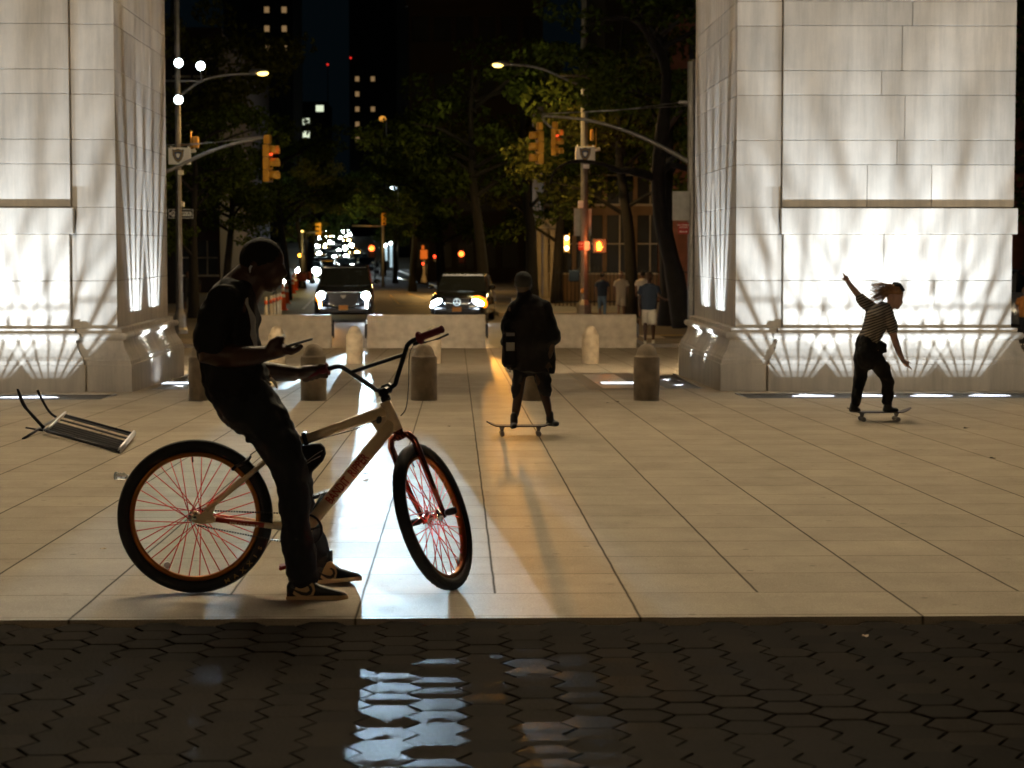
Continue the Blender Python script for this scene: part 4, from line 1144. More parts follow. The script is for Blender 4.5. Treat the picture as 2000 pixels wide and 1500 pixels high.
fuse('t_shirt', mb, .013, 'black_cloth', sk, 5, .06, .13)
mb = MB(); F.limb(mb, [(1034, 690, 0, 34, .65), (1034, 706, 0, 30, .65)]); F.limb(mb, [(1015, 712, 0, 15, 1.1), (1012, 745, .02, 12.5, 1.2), (1009, 770, .03, 10, 1.3)]); F.limb(mb, [(1054, 712, 0, 17, 1.1), (1063, 745, .02, 15, 1.2), (1066, 766, .02, 12.5, 1.2)])
fuse('shorts', mb, .013, 'denim_black', sk, 4, .045, .09)
for x0, x1, y0, dy in ((1004, 1002, 824, -.03), (1074, 1084, 820, -.02)):
    mb = MB(); F.limb(mb, [(x0, y0 - 12, dy, 7.5, 1), (x0, y0, dy, 8, 1)]); F.limb(mb, [(x0 - 2, y0 + 6, dy + .10, 6, 1.1), (x1, y0 + 7, dy - .02, 6.5, 1.2), (x1 + 3, y0 + 8, dy - .13, 5, 1.2)])
    fuse('shoe', mb, .01, 'shoe_black', sk, 3)
bg_ = thing('carried_bag', 'dark carried bag with a pale square patch at the blurred skateboarder\'s left side', 'bag', F.p(994, 700, -.10))
mb = MB(); mb.box(F.p(995, 682, -.10), (.145, .09, .36), Matrix.Rotation(R(2), 3, 'Y'), .03); bgb = mb.build('bag_body', 'black_cloth', bg_)
mb = MB(); mb.box(F.p(997, 677, -.148), (.085, .006, .085), None, .002); mb.box(F.p(997, 653, -.148), (.085, .006, .035), None, .002); mb.build('patch', 'sign_back', bgb)
mb = MB(); mb.tube(smooth_path([F.p(985, 652, -.10), F.p(986, 632, -.08), F.p(997, 626, -.06), F.p(1008, 634, -.08), F.p(1006, 653, -.10)], 4), .012, 8); mb.build('strap', 'black_cloth', bg_)
skateboard('skateboard under the dark skateboarder in the middle, nose pointing left', (950, 838), (1082, 838), Y1, 'skateboards')
# right skater
Y2 = G(1715, 822).y
F = Fig(Y2)
s2 = thing('person', 'skateboarder with flowing blond hair and striped t-shirt, one arm flung up', 'person', G(1705, 822))
mb = MB()
mb.ball(F.p(1748, 577), (.092, .078, .108), 16, 12, Matrix.Rotation(R(20), 3, 'Y')); mb.ball(F.p(1753, 588), (.058, .055, .07), 12, 8); mb.ball(F.p(1752, 599), (.035, .035, .03), 10, 6)
mb.tube([F.p(1757, 584), F.p(1762, 591), F.p(1758, 594)], [.009, .014, .009], 8); mb.ball(F.p(1756, 598), (.012, .018, .007), 8, 6)
for s in (-1, 1): mb.ball(F.p(1744, 584, s * .078), (.014, .01, .028), 8, 6)
F.limb(mb, [(1742, 592, 0, 9, 1), (1731, 607, 0, 10, 1)]); F.limb(mb, [(1722, 615, 0, 20, 1.3), (1708, 640, 0, 19, 1.2), (1697, 665, 0, 18, 1.3)])
F.limb(mb, [(1697, 600, .12, 9, 1), (1678, 578, .16, 7.2, 1), (1664, 561, .18, 5.6, 1), (1656, 550, .18, 4.4, 1)]); F.hand(mb, (1656, 550), (1647, 530), .18, .95)
F.limb(mb, [(1741, 628, -.14, 9, 1), (1745, 655, -.18, 7.5, 1), (1755, 685, -.18, 6.2, 1), (1763, 703, -.18, 4.4, 1)]); F.hand(mb, (1763, 703), (1782, 726), -.18, .95)
F.limb(mb, [(1688, 690, .05, 14, 1), (1682, 738, .05, 9, 1), (1675, 768, .05, 7, 1), (1671, 790, .04, 5.5, 1)])
F.limb(mb, [(1706, 690, -.05, 14, 1), (1731, 728, -.06, 9, 1), (1735, 765, -.06, 7, 1), (1734, 786, -.06, 5.5, 1)])
fuse('body', mb, .010, 'skin_light', s2, 3)
mb = MB(); rs = random.Random(11)
for k in range(135):
    a0 = rs.uniform(0, 1); y0 = rs.uniform(-.07, .07)
    sx_, sy_ = 1760 - 26 * a0, 561 + rs.uniform(-3, 9) * (a0 + .3)
    ex, ey = 1738 - 44 * rs.random() ** .7, 562 + rs.uniform(-9, 30)
    wv = rs.uniform(-8, 8)
    pp = [F.p(sx_, sy_, y0), F.p((sx_ * 2 + ex) / 3, (sy_ * 2 + ey) / 3 - 3 + wv * .4, y0), F.p((sx_ + ex * 2) / 3, (sy_ + ey * 2) / 3 + wv, y0 * 1.1), F.p(ex, ey + wv * .3, y0 * 1.2)]
    mb.tube(smooth_path(pp, 3), [.0058 * (1 - .75 * i / 9) for i in range(10)], 4, flat=1.6)
mb.ball(F.p(1748, 569), (.098, .086, .075), 14, 10, Matrix.Rotation(R(15), 3, 'Y')); mb.build('hair', 'hair_blond', s2)
mb = MB(); mb.tube(smooth_path([F.p(1762, 569, 0), F.p(1755, 558, 0), F.p(1745, 557, 0)], 3), .035, 8, flat=2.2); mb.build('cap', 'black_cloth', s2)
def stripe_mat():
    m = mat('striped_cloth', (.1, .09, .08), .9); n = m.node_tree.nodes; l = m.node_tree.links
    geo = n.new('ShaderNodeTexCoord'); mp = n.new('ShaderNodeMapping'); mp.inputs['Rotation'].default_value = (0, R(22), 0); l.new(geo.outputs['Object'], mp.inputs[0])
    w = n.new('ShaderNodeTexWave'); w.bands_direction = 'Z'; w.inputs['Scale'].default_value = 11; w.inputs['Distortion'].default_value = .6; l.new(mp.outputs[0], w.inputs[0])
    r = n.new('ShaderNodeMix'); r.data_type = 'RGBA'; r.inputs[6].default_value = (.035, .03, .028, 1); r.inputs[7].default_value = (.30, .26, .21, 1); l.new(w.outputs['Fac'], r.inputs[0]); l.new(r.outputs[2], n['Principled BSDF'].inputs['Base Color'])
    return m
M['striped'] = stripe_mat()
mb = MB(); F.limb(mb, [(1726, 606, 0, 17, 1.6), (1714, 620, 0, 26, 1.35), (1705, 645, 0, 22, 1.15), (1695, 668, 0, 21, 1.2)])
F.limb(mb, [(1708, 606, .10, 13, 1), (1692, 594, .13, 12, 1), (1681, 583, .15, 10.5, 1)]); F.limb(mb, [(1733, 614, -.10, 13, 1), (1741, 632, -.14, 12, 1), (1743, 645, -.16, 11, 1)])
fuse('t_shirt', mb, .012, 'striped', s2, 3, .016, .09)
mb = MB(); F.limb(mb, [(1693, 668, 0, 21, 1.3), (1692, 690, 0, 24, 1.3), (1694, 702, 0, 22, 1.3)])
F.limb(mb, [(1682, 700, .05, 16, 1), (1681, 735, .05, 13.5, 1), (1674, 765, .05, 11, 1), (1671, 785, .04, 10.5, 1)])
F.limb(mb, [(1706, 696, -.05, 18, 1), (1722, 720, -.06, 16, 1), (1733, 740, -.06, 12.5, 1), (1734, 765, -.06, 11, 1), (1733, 782, -.06, 10.5, 1)])
mb.tube([F.p(1712, 670, -.05), F.p(1724, 680, -.06), F.p(1731, 688, -.06)], [.05, .06, .02], 10)
fuse('trousers', mb, .012, 'black_cloth', s2, 4, .04, .09)
for x0, x1, y0, dy in ((1667, 1658, 796, .04), (1733, 1746, 796, -.06)):
    mb = MB(); F.limb(mb, [(x0 + 2, y0 - 8, dy, 8, 1), (x0, y0 - 1, dy, 8, 1)]); F.limb(mb, [(x0 - 4, y0 + 4, dy, 5.5, 1.5), (x0 + 4, y0 + 4, dy, 6, 1.5), (x0 + (18 if x1 > x0 else 10), y0 + 5, dy, 4.5, 1.4)])
    fuse('shoe', mb, .01, 'shoe_black', s2, 3)
skateboard('skateboard under the blond skateboarder by the right pier', (1655, 806), (1779, 806), Y2, 'skateboards')

# ------------------------------------------------------------------ folding chair lying on the ground
ch = thing('folding_chair', 'black slatted folding chair with chrome rails knocked over on the plaza', 'chair', G(160, 870))
def C3(px, py, gy, h):
    """point over ground distance pixel row gy; px, py as seen"""
    Yg = G(px, gy).y; return P(px, py, Yg)
a1, a2 = C3(92, 842, 850, 0), C3(126, 810, 833, 0)       # near and far corner of the back end
b1, b2_ = C3(234, 882, 886, 0), C3(262, 848, 858, 0)     # near and far corner of the seat end lying on the ground
def slat(p, q, w, t_, nm='slat', m_='black_metal'):
    pass
slats = MB()
for k in range(11):
    if k in (6, 8): continue
    u = k / 10; p = a1.lerp(a2, u); q = b1.lerp(b2_, u)
    slats.tube([p, q], .011, 6, flat=.5, up=(b2_ - b1).normalized(), smooth=False)
slats.build('seat_slats', 'black_metal', ch)
mb = MB(); ext = (a1 - b1).normalized()
mb.tube([b1, a1, a1 + ext * .22 + Vector((0, 0, .015))], .016, 8); mb.tube([b2_, a2, a2 + ext * .04], .014, 8); mb.build('side_rails', 'black_metal', ch)
mb = MB(); up_ = Vector((0, 0, .012))
mb.tube([a1 + up_, a2 + up_], .030, 8, flat=.6); mb.tube([b1 + up_, b2_ + up_], .030, 8, flat=.6); mb.build('chrome_rails', 'brushed_metal', ch)
mb = MB()
mb.tube(smooth_path([C3(86, 836, 850, 0), C3(62, 810, 850, 0), C3(46, 790, 850, 0), C3(34, 759, 850, 0)], 4), [.020, .018, .018, .018, .017, .016, .015, .018, .020, .020, .018, .015, .010], 8, flat=.6)
mb.build('backrest_post', 'black_metal', ch); mb = MB()
mb.tube(smooth_path([C3(110, 815, 835, 0), C3(98, 806, 835, 0), C3(86, 788, 835, 0), C3(73, 762, 835, 0)], 4), .014, 8, flat=.6)
mb.build('backrest_post', 'black_metal', ch)
mb = MB(); mb.tube([C3(45, 857, 858, 0), C3(75, 838, 850, 0), C3(108, 818, 838, 0)], .013, 8); mb.tube([C3(50, 835, 850, 0), C3(84, 841, 850, 0)], .010, 8)
mb.build('crossed_leg', 'black_metal', ch)
# crushed bottle and litter
bt = thing('plastic_bottle', 'crushed clear plastic bottle lying beside the rear wheel', 'bottle', G(236, 938))
N('clear_plastic', (.85, .9, .92), .08, 0, .5, trans=.75)
mb = MB(); c = P(236, 930, G(236, 938).y); k_ = FPX / c.y; ax = Vector((.75, .6, -.1)).normalized()
mb.tube([c + ax * d for d in (-.055, -.05, -.03, -.02, -.005, .0, .02, .035, .05, .058)], [.012, .031, .033, .022, .030, .020, .031, .024, .014, .013], 12, flat=.8); mb.build('bottle_body', 'clear_plastic', bt)
mb = MB(); mb.tube([c + ax * .056, c + ax * .072], .0145, 12); mb.build('bottle_cap', 'white', bt)
lt = None
for i, (px, py, s_, lab) in enumerate(((714, 927, .030, 'dark scrap of litter on the lit strip right of the down tube'), (1187, 788, .035, 'curled dead leaf, left one of the pair before the near bollards'), (1206, 786, .035, 'curled dead leaf, right one of the pair before the near bollards'), (1887, 838, .045, 'dead leaf on the paving right of the blond skateboarder'),
                            (1938, 897, .04, 'dead leaf near the right edge of the plaza'), (877, 834, .02, 'tiny dead leaf above the front wheel'), (1690, 1252, .028, 'pale leaf lying on the dark hexagonal pavers'), (202, 1075, .022, 'small pale scrap on the paving left of the rear wheel'))):
    g = G(px, py) if py < 1207 else P(px, py, G(px, py).y)
    mb = MB(); mb.m = Matrix.Translation((g.x, g.y, g.z + (.008 if py < 1207 else .02))) @ Matrix.Rotation(i * 1.3, 4, 'Z')
    pts = [(-1, 0, .1), (-.5, .45, .25), (.1, .5, .05), (.7, .3, .2), (1, 0, 0), (.6, -.35, .15), (0, -.5, .3), (-.6, -.35, .1)]
    mb.add([(0, 0, .02 * s_)] + [(a * s_, b_ * s_, z * s_) for a, b_, z in pts], [(0, 1 + k, 1 + (k + 1) % 8) for k in range(8)])
    o = mb.build('dead_leaf', 'leaf_litter' if i < 6 else 'shoe_cream', fix=False); tag(o, lab, 'leaf', 'scraps and dead leaves on the paving')
# ------------------------------------------------------------------ cars
def car_rings(secs):
    """secs: (x, half width, z low, z high, tumble)"""
    rr = []
    for x, w, zl, zh, tb in secs:
        zm = zl + (zh - zl) * .45
        rr.append([(x, -w * .86, zl), (x, -w, zl + .08), (x, -w, zm), (x, -w * tb, zh - .05), (x, -w * tb * .82, zh), (x, 0, zh + .02), (x, w * tb * .82, zh), (x, w * tb, zh - .05), (x, w, zm), (x, w, zl + .08), (x, w * .86, zl), (x, 0, zl)])
    return rr
def make_car(name, label, cat, paint, kind, group, lamp, lamp_shape='round', amber=None):
    """car pointing along -Y (towards the camera), origin on the ground below its middle"""
    t = thing(name, label, cat, group=group)
    suv = kind == 'suv'
    H = {'suv': 1.90, 'cross': 1.64, 'sedan': 1.45}[kind]; Wd = {'suv': 1.02, 'cross': .96, 'sedan': .92}[kind]; Ln = {'suv': 2.6, 'cross': 2.35, 'sedan': 2.35}[kind]
    hood = {'suv': 1.20, 'cross': 1.02, 'sedan': .92}[kind]; belt = hood + .06
    mtx = Matrix.Rotation(R(-90), 4, 'Z')            # local +x of the rings becomes -Y
    mb = MB(mtx)
    mb.rings(car_rings([(-Ln, Wd * .86, .34, belt - .12, .9), (-Ln + .12, Wd * .97, .26, belt, .93), (-Ln * .4, Wd, .22, belt + .02, .93), (.55, Wd, .22, belt, .93), (1.0, Wd, .24, hood, .93), (Ln - .35, Wd * .985, .24, hood - (.06 if suv else .10), .93), (Ln - .06, Wd * .93, .27, hood - (.14 if suv else .22), .93), (Ln, Wd * .84, .36, hood - (.24 if suv else .34), .92)]))
    body = mb.build('body', paint, t)
    mb = MB(mtx); wt = .80
    mb.rings([[(x, -w, z0), (x, -w * tb, z1), (x, w * tb, z1), (x, w, z0)] for x, w, z0, z1, tb in ((-Ln + .2, Wd * .86, belt - .05, belt + .02, .95), (-Ln + .55 if not kind == 'sedan' else -Ln + 1.0, Wd * .92, belt - .05, H - .10, wt + .02), (-.2, Wd * .94, belt - .05, H, wt + .04), (.35, Wd * .93, belt - .05, H - .05, wt), (1.15, Wd * .90, belt - .05, hood + .02, .95))], smooth=False)
    gh = mb.build('windows', 'car_glass', t)
    mb = MB(mtx); mb.rings([[(x, -w, z), (x, -w * .9, z + .05), (x, w * .9, z + .05), (x, w, z)] for x, w, z in ((-Ln + .6, Wd * .74, H - .12), (-.8, Wd * .80, H - .02), (0, Wd * .79, H - .005), (.42, Wd * .76, H - .08))], smooth=False); mb.build('roof', paint, t)
    for sx in (-1, 1):
        for sy in (-1, 1):
            mb = MB(mtx); mb.lathe([(.0, -.10), (.20, -.115), (.25, -.12), (.345, -.10), (.36, -.06), (.36, .06), (.345, .10), (.0, .10)], 24, (sx * Ln * .60, sy * (Wd - .13), .36), axis='Y'); w = mb.build('wheel', 'rubber', t)
            mb = MB(mtx)
            for k in range(5):
                a = R(72 * k); mb.tube([(sx * Ln * .60, sy * (Wd + .0), .36), (sx * Ln * .60 + .22 * math.cos(a), sy * (Wd - .005), .36 + .22 * math.sin(a))], .03, 6, flat=.3)
            mb.build('rim', 'galv', w)
    for s in (-1, 1):
        mb = MB(mtx); mb.ball((.78, s * (Wd + .10), belt + .10), (.09, .12, .085), 10, 6); mb.tube([(.78, s * (Wd - .06), belt + .04), (.78, s * (Wd + .05), belt + .08)], .025, 6); mb.build('mirror', paint, t)
    # front: grille, bumper, plate, lamps
    zf = hood - .30
    mb = MB(mtx); gw = .52 if suv else .40
    mb.prism([(-gw, zf + .10), (gw, zf + .10), (gw * .94, zf - .25), (gw * .6, zf - .36), (-gw * .6, zf - .36), (-gw * .94, zf - .25)], Ln - .10, Ln + .025, 'YZ')
    g = mb.build('grille', 'black_metal', t)
    mb = MB(mtx)
    if suv:
        mb.box((Ln + .0, 0, zf + .125), (.10, 1.18, .028), None, .01)
        mb.tube([(Ln + .03, -gw * .94, zf - .25), (Ln + .035, -gw * .6, zf - .37), (Ln + .035, gw * .6, zf - .37), (Ln + .03, gw * .94, zf - .25)], .012, 6)
    else: mb.box((Ln + .02, 0, zf - .06), (.06, .86, .04), None, .01)
    mb.build('chrome_trim', 'chrome', g)
    mb = MB(mtx); mb.box((Ln - .02, 0, .40), (.16, Wd * 1.62, .22), None, .05); bmp = mb.build('bumper', 'black_metal', t)
    mb = MB(mtx); mb.box((Ln + .07, .0, .50 if suv else .46), (.012, .31, .15), None, .004); mb.build('number_plate', 'plate', t)
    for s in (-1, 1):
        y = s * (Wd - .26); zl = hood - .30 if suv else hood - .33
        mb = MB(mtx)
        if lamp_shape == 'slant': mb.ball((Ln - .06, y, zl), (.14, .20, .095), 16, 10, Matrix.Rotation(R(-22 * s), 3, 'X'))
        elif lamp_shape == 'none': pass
        else: mb.ball((Ln - .05, y, zl), (.13, .145, .135) if suv else (.12, .36, .33), 16, 10)  # balls enlarged to stand in for glare, most of all on far cars
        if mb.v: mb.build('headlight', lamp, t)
    return t
def place(o, px, py, Y, yaw=0, z=None):
    p = P(px, py, Y); o.location = (p.x, Y + 2.5, gz(Y) if z is None else z); o.rotation_euler.z = yaw; return o
CY = 71.5
suv = make_car('suv', 'large black suv with round white headlights and an amber signal bar, facing the plaza', 'car', 'car_black', 'suv', None, 'lamp_white')
place(suv, 667, 600, CY, R(1.5))
mz = make_car('crossover_car', 'black crossover car with slanted headlights and a round emblem, right of the big suv', 'car', 'car_black', 'cross', None, 'lamp_white', 'slant')
place(mz, 907, 600, 70.5, R(-6))
def sub(parent, name, m, fn, mtx=Matrix.Identity(4)):
    mb = MB(wmat(parent) @ Matrix.Rotation(R(-90), 4, 'Z')); fn(mb); return mb.build(name, m, parent)
sub(suv, 'amber_signal_halo', 'amber_glare', lambda m: m.box((2.53, -.80, .66), (.10, .24, .60), Matrix.Rotation(R(4), 3, 'X'), .05))  # oversized glowing shell stands in for glare round the amber bulb
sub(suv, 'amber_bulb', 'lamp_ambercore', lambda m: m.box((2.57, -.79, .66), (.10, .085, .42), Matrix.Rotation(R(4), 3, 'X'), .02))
sub(suv, 'running_light', 'lamp_white', lambda m: m.box((2.57, .79, .66), (.10, .075, .42), Matrix.Rotation(R(-4), 3, 'X'), .02))
sub(suv, 'emblem', 'sign_back', lambda m: m.prism([(-.10, .92), (.10, .92), (.06, .84), (0, .80), (-.06, .84)], 2.62, 2.645, 'YZ'))
sub(suv, 'fog_light', 'lamp_warm', lambda m: m.ball((2.60, -.30, .42), (.03, .05, .02), 8, 6))
sub(suv, 'fog_light', 'lamp_warm', lambda m: m.ball((2.60, .52, .44), (.03, .12, .012), 8, 6))
def star(m):
    m.torus((2.40, 0, .70), .115, .014, axis=(1, 0, 0), n=24, m=6)
    for k in range(3):
        a = R(90 + 120 * k); m.tube([(2.41, 0, .70), (2.41, .11 * math.cos(a), .70 + .11 * math.sin(a))], .014, 6, up=(1, 0, 0))
N('lit_chrome', (.8, .85, .9), .2, .8, emit=(.7, .9, 1), estr=.8)  # chrome whose shine is put in as emission
sub(mz, 'round_emblem', 'lit_chrome', star)
sub(mz, 'amber_signal_halo', 'amber_glare', lambda m: m.ball((2.22, .74, .70), (.12, .30, .20), 14, 8, Matrix.Rotation(R(-22), 3, 'X')))  # ball enlarged to spread an amber glare round the headlight
sub(mz, 'fog_light', 'lamp_white', lambda m: m.ball((2.34, -.86, .56), (.04, .05, .05), 10, 6))
# their beams reach the plaza
def car_pt(c, v): return wmat(c) @ (Matrix.Rotation(R(-90), 4, 'Z') @ Vector(v))
HB_P = 700000
HLC = (.58, .82, 1.0)
for s in (-1, 1):
    a = car_pt(suv, (2.80, s * .76, .92)); spot('headlight_beam', a, (-.17, 11, -.02), HB_P * (1.25 if s > 0 else .03), HLC, 2.5, .75, .05)
a = car_pt(suv, (2.80, .76, .92)); spot('headlight_beam', a, (-1.85, 35, -.45), HB_P * .7, HLC, 3, .3, .05)
a = car_pt(suv, (2.80, -.76, .92)); spot('headlight_beam', a, (-2.5, 35, -.45), HB_P * .3, HLC, 3, .3, .05)
a = car_pt(mz, (2.55, -.70, .72)); spot('headlight_beam', a, (-.3, 12, 0), HB_P * .006, HLC, 7.5, .6, .06)
a = car_pt(mz, (2.55, .74, .72)); spot('headlight_beam', a, (.4, 12, 0), HB_P * .015, (1, .50, .18), 6, .6, .06)
a = car_pt(suv, (2.80, -.79, .66)); spot('signal_glow', a, (a.x, 20, .3), 1500, AMBER, 30, .9, .08)
a = car_pt(mz, (2.6, .95, .76)); spot('signal_glow', a, (.45, 19, -.3), 260000, AMBER, 2.6, .6, .08)
# traffic down the avenue
protos = [make_car('sedan_car', 'x', 'car', p, k, 'cars coming down the avenue', l) for p, k, l in (('car_grey', 'sedan', 'lamp_far'), ('car_silver', 'cross', 'lamp_far'), ('car_taxi', 'sedan', 'lamp_farwarm'))]
traffic = [(604, 172, 0, 'oncoming grey car with headlights on, left edge of the traffic, nearest row'),
    (612, 232, 1, 'oncoming silver car with headlights on, left edge of the traffic, second row'),
    (634, 180, 2, 'oncoming taxi with headlights on, just left of the suv roof, nearest row'),
    (655, 205, 0, 'oncoming grey car with headlights on, right over the suv roof, left of its middle'),
    (676, 196, 1, 'oncoming silver car with headlights on, right over the suv roof, at its middle'),
    (697, 210, 2, 'oncoming taxi with headlights on, right over the suv roof, near its right end'),
    (625, 205, 1, 'oncoming silver car with headlights on, left part of the traffic, second row'),
    (641, 238, 0, 'oncoming grey car with headlights on, left part of the traffic, third row'),
    (662, 250, 2, 'oncoming taxi with headlights on, middle of the traffic, third row'),
    (683, 245, 0, 'oncoming grey car with headlights on, right part of the traffic, third row'),
    (622, 262, 2, 'oncoming taxi with headlights on, left part of the traffic, fourth row'),
    (645, 275, 1, 'oncoming silver car with headlights on, middle of the traffic, fourth row, left one'),
    (668, 285, 0, 'oncoming grey car with headlights on, middle of the traffic, fourth row, right one'),
    (702, 262, 1, 'oncoming silver car with headlights on, right edge of the traffic, fourth row'),
    (634, 300, 0, 'oncoming grey car with headlights on, left part of the traffic, fifth row'),
    (655, 315, 1, 'oncoming silver car with headlights on, middle of the traffic, fifth row'),
    (690, 305, 2, 'oncoming taxi with headlights on, right part of the traffic, fifth row'),
    (644, 335, 2, 'oncoming taxi with headlights on, left part of the traffic, sixth row'),
    (667, 345, 0, 'oncoming grey car with headlights on, middle of the traffic, sixth row'),
    (630, 360, 1, 'oncoming silver car with headlights on, left part of the traffic, seventh row'),
    (658, 370, 1, 'oncoming silver car with headlights on, middle of the traffic, seventh row'),
    (680, 365, 0, 'oncoming grey car with headlights on, right part of the traffic, seventh row'),
    (637, 400, 0, 'oncoming grey car with headlights on, left side near the hill top'),
    (676, 410, 2, 'oncoming taxi with headlights on, right side near the hill top'),
    (632, 450, 1, 'oncoming silver car with headlights on, upper left of the far traffic'),
    (640, 470, 2, 'oncoming taxi with headlights on, upper left of the far traffic, slightly higher'),
    (672, 460, 0, 'oncoming grey car with headlights on, upper right of the far traffic'),
    (678, 500, 1, 'oncoming silver car with headlights on, upper right of the far traffic, slightly higher'),
    (634, 540, 0, 'oncoming grey car with headlights on, very top left of the far traffic'),
    (676, 560, 1, 'oncoming silver car with headlights on, very top right of the far traffic')]
for i, (px, Y, k, lab) in enumerate(traffic):
    o = protos[k] if protos[k]['label'] == 'x' else copy_tree(protos[k])
    place(o, px, 500, Y, R(-3)); o['label'] = lab; o.location.z = gz(Y)
o = make_car('sedan_car', 'dark unlit car driving away on the right of the headlight crowd', 'car', 'car_black', 'cross', None, 'lamp_far', 'none')
place(o, 717, 510, 205, R(177))
sub(o, 'tail_light', 'lamp_red', lambda m: m.ball((-2.30, .6, .8), (.05, .08, .05), 8, 6))
pv = make_car('van', 'pale van standing in the dark beyond the right edge of the arch', 'van', 'car_silver', 'suv', None, 'lamp_far', 'none')
place(pv, 2010, 600, 60, R(70))
for (px, py, Y, pw) in ((610, 500, 165, 9000), (655, 500, 190, 14000), (690, 490, 240, 20000)):
    a = P(px, py, Y); a.z = gz(Y) + .8; spot('traffic_beam', a, (a.x + 1, Y - 40, gz(Y) - .5), pw, COOL, 60, .8, .2)
# ------------------------------------------------------------------ lamp posts, traffic signals, signs
POLE = 'galv'
def pole(name, label, cat, px, Y, r0, r1, h, octo=True, base=True, group=None):
    p = P(px, 500, Y); g = Vector((p.x, Y, gz(Y) + (.1 if Y < 60 or Y > 77 else 0)))
    t = thing(name, label, cat, g, group=group)
    mb = MB(Matrix.Translation(g)); mb.tube([(0, 0, 0), (0, 0, h)], [r0, r1], 8 if octo else 14, up=(0, 1, 0), smooth=not octo); mb.build('pole', POLE, t)
    if base:
        mb = MB(Matrix.Translation(g)); mb.lathe([(r0 * 2.3, -.05), (r0 * 2.3, .12), (r0 * 1.9, .18), (r0 * 1.7, .55), (r0 * 1.2, .68), (r0, .72)], 8, smooth=False); mb.build('base', POLE, t)
    return t, g
def box_at(mb, px, py, Y, wpx, hpx, d, bev=.01):
    k = FPX / Y; mb.box(P(px, py, Y), (wpx / k, d, hpx / k), None, bev)
def ctube(mb, pts, rad, n=8): mb.tube(smooth_path([P(*p) for p in pts], 5), rad, n)
# left pole
YL = 62.0
lp, lg = pole('street_lamp', 'tall pole at the left with white floodlights and an amber lamp arm', 'street lamp', 350, YL, .10, .075, 10.5)
mb = MB(); ctube(mb, [(352, 186, YL), (390, 160, YL + .2), (430, 148, YL + .3), (505, 143, YL + .5)], .035); mb.build('lamp_arm', POLE, lp)
mb = MB(); q = P(512, 141, YL + .5); mb.ball(q + Vector((-.10, 0, .03)), (.30, .14, .07), 14, 8); lh = mb.build('lamp_head', 'galv', lp)
mb = MB(); mb.ball(q + Vector((.02, -.02, -.035)), (.17, .12, .075), 14, 8); mb.build('lamp_glass', 'lamp_sodium', lh)
spot('sodium_lamp', q + Vector((0, 0, -.12)), q + Vector((0, -1, -8)), 1500, SODIUM, 165, .6, .12)
mb = MB(); mb.tube([P(322, 158, YL), P(396, 158, YL)], .03, 6); mb.build('floodlight_bar', POLE, lp)
for px, py in ((349, 123), (392, 129), (349, 195)):
    mb = MB(); c = P(px, py, YL - .2); mb.lathe([(.0, .10), (.10, .10), (.135, .03), (.14, -.02), (.0, -.021)], 14, c, axis='Y'); mb.tube([c + Vector((0, .05, -.05)), c + Vector((0, .15, -.45))], .02, 6); fh = mb.build('floodlight', 'galv', lp)
    mb = MB(); mb.ball(c + Vector((0, -.03, 0)), (.125, .05, .125), 16, 8); mb.build('floodlight_glass', 'lamp_globe', fh)
    spot('park_floodlight', c + Vector((0, -.14, 0)), (-3.5, 20, 0), 160, (.82, .96, 1), 46, .9, .12)
def shield_box(parent, px, py, Y, wpx, hpx):
    k = FPX / Y
    mb = MB(); box_at(mb, px, py, Y - .15, wpx, hpx, .22, .012)
    mb.box(P(px - wpx / 2 + 4, py - hpx / 2 - 1.5, Y - .15), (.03, .2, .06)); mb.box(P(px + wpx / 2 - 4, py - hpx / 2 - 1.5, Y - .15), (.03, .2, .06))
    mb.tube([P(px + wpx / 2, py - hpx * .30, Y - .15), P(px + wpx / 2 + 10, py - hpx * .36, Y - .15)], [.045, .06], 8)
    b_ = mb.build('camera_box', 'sign_white', parent)
    sh = [(-.5, .46), (-.28, .40), (0, .5), (.28, .40), (.5, .46), (.44, .0), (.30, -.28), (0, -.5), (-.30, -.28), (-.44, 0)]
    for sc, m_, off in ((1, 'sign_black', .262), (.82, 'shield_gold', .266), (.66, 'shield_blue', .270), (.34, 'sign_white', .274)):
        mb = MB(); c = P(px - 1, py, Y); S_ = hpx * .86 / k
        mb.prism([(c.x + x * S_ * .82 * sc, c.z + z * S_ * sc) for x, z in sh], Y - off - .004, Y - off); mb.build('police_shield', m_, b_)
shield_box(lp, 351, 305, YL, 42, 32)
mb = MB(); box_at(mb, 353, 337, YL - .12, 10, 8, .15); box_at(mb, 357, 399, YL - .12, 6, 10, .15); mb.build('sensor_box', 'sign_white', lp)
mb = MB(); box_at(mb, 382, 278, YL - .1, 12, 22, .2, .02); mb.tube([P(373, 255, YL - .1), P(373, 292, YL - .1)], .02, 6); mb.tube([P(352, 283, YL), P(382, 280, YL)], .02, 6); mb.build('signal_sensor', 'signal_yellow', lp)
yo = YL + .14
ow = thing('one_way_sign', 'black one way sign with a white arrow pointing left, on the left pole', 'sign', P(352, 417, yo))
mb = MB(); box_at(mb, 353, 417.5, yo, 49, 18.5, .012, .003); pl = mb.build('panel', 'sign_black', ow)
mb = MB(); k = FPX / yo
for (a, b_, c, d) in ((329, 377, 408.6, 409.6), (329, 377, 425.4, 426.4), (329, 330, 408.6, 426.4), (376.3, 377.3, 408.6, 426.4)):
    mb.b2(P(a, 417, yo).x, P(b_, 417, yo).x, yo - .010, yo - .007, P(350, d, yo).z, P(350, c, yo).z)
mb.prism([(P(x, 417, yo).x, P(350, y, yo).z) for x, y in ((328, 417.5), (340, 410.5), (340, 413.3), (374, 413.3), (374, 421.7), (340, 421.7), (340, 424.5))], yo - .012, yo - .008)
mb.build('arrow', 'sign_white', pl)
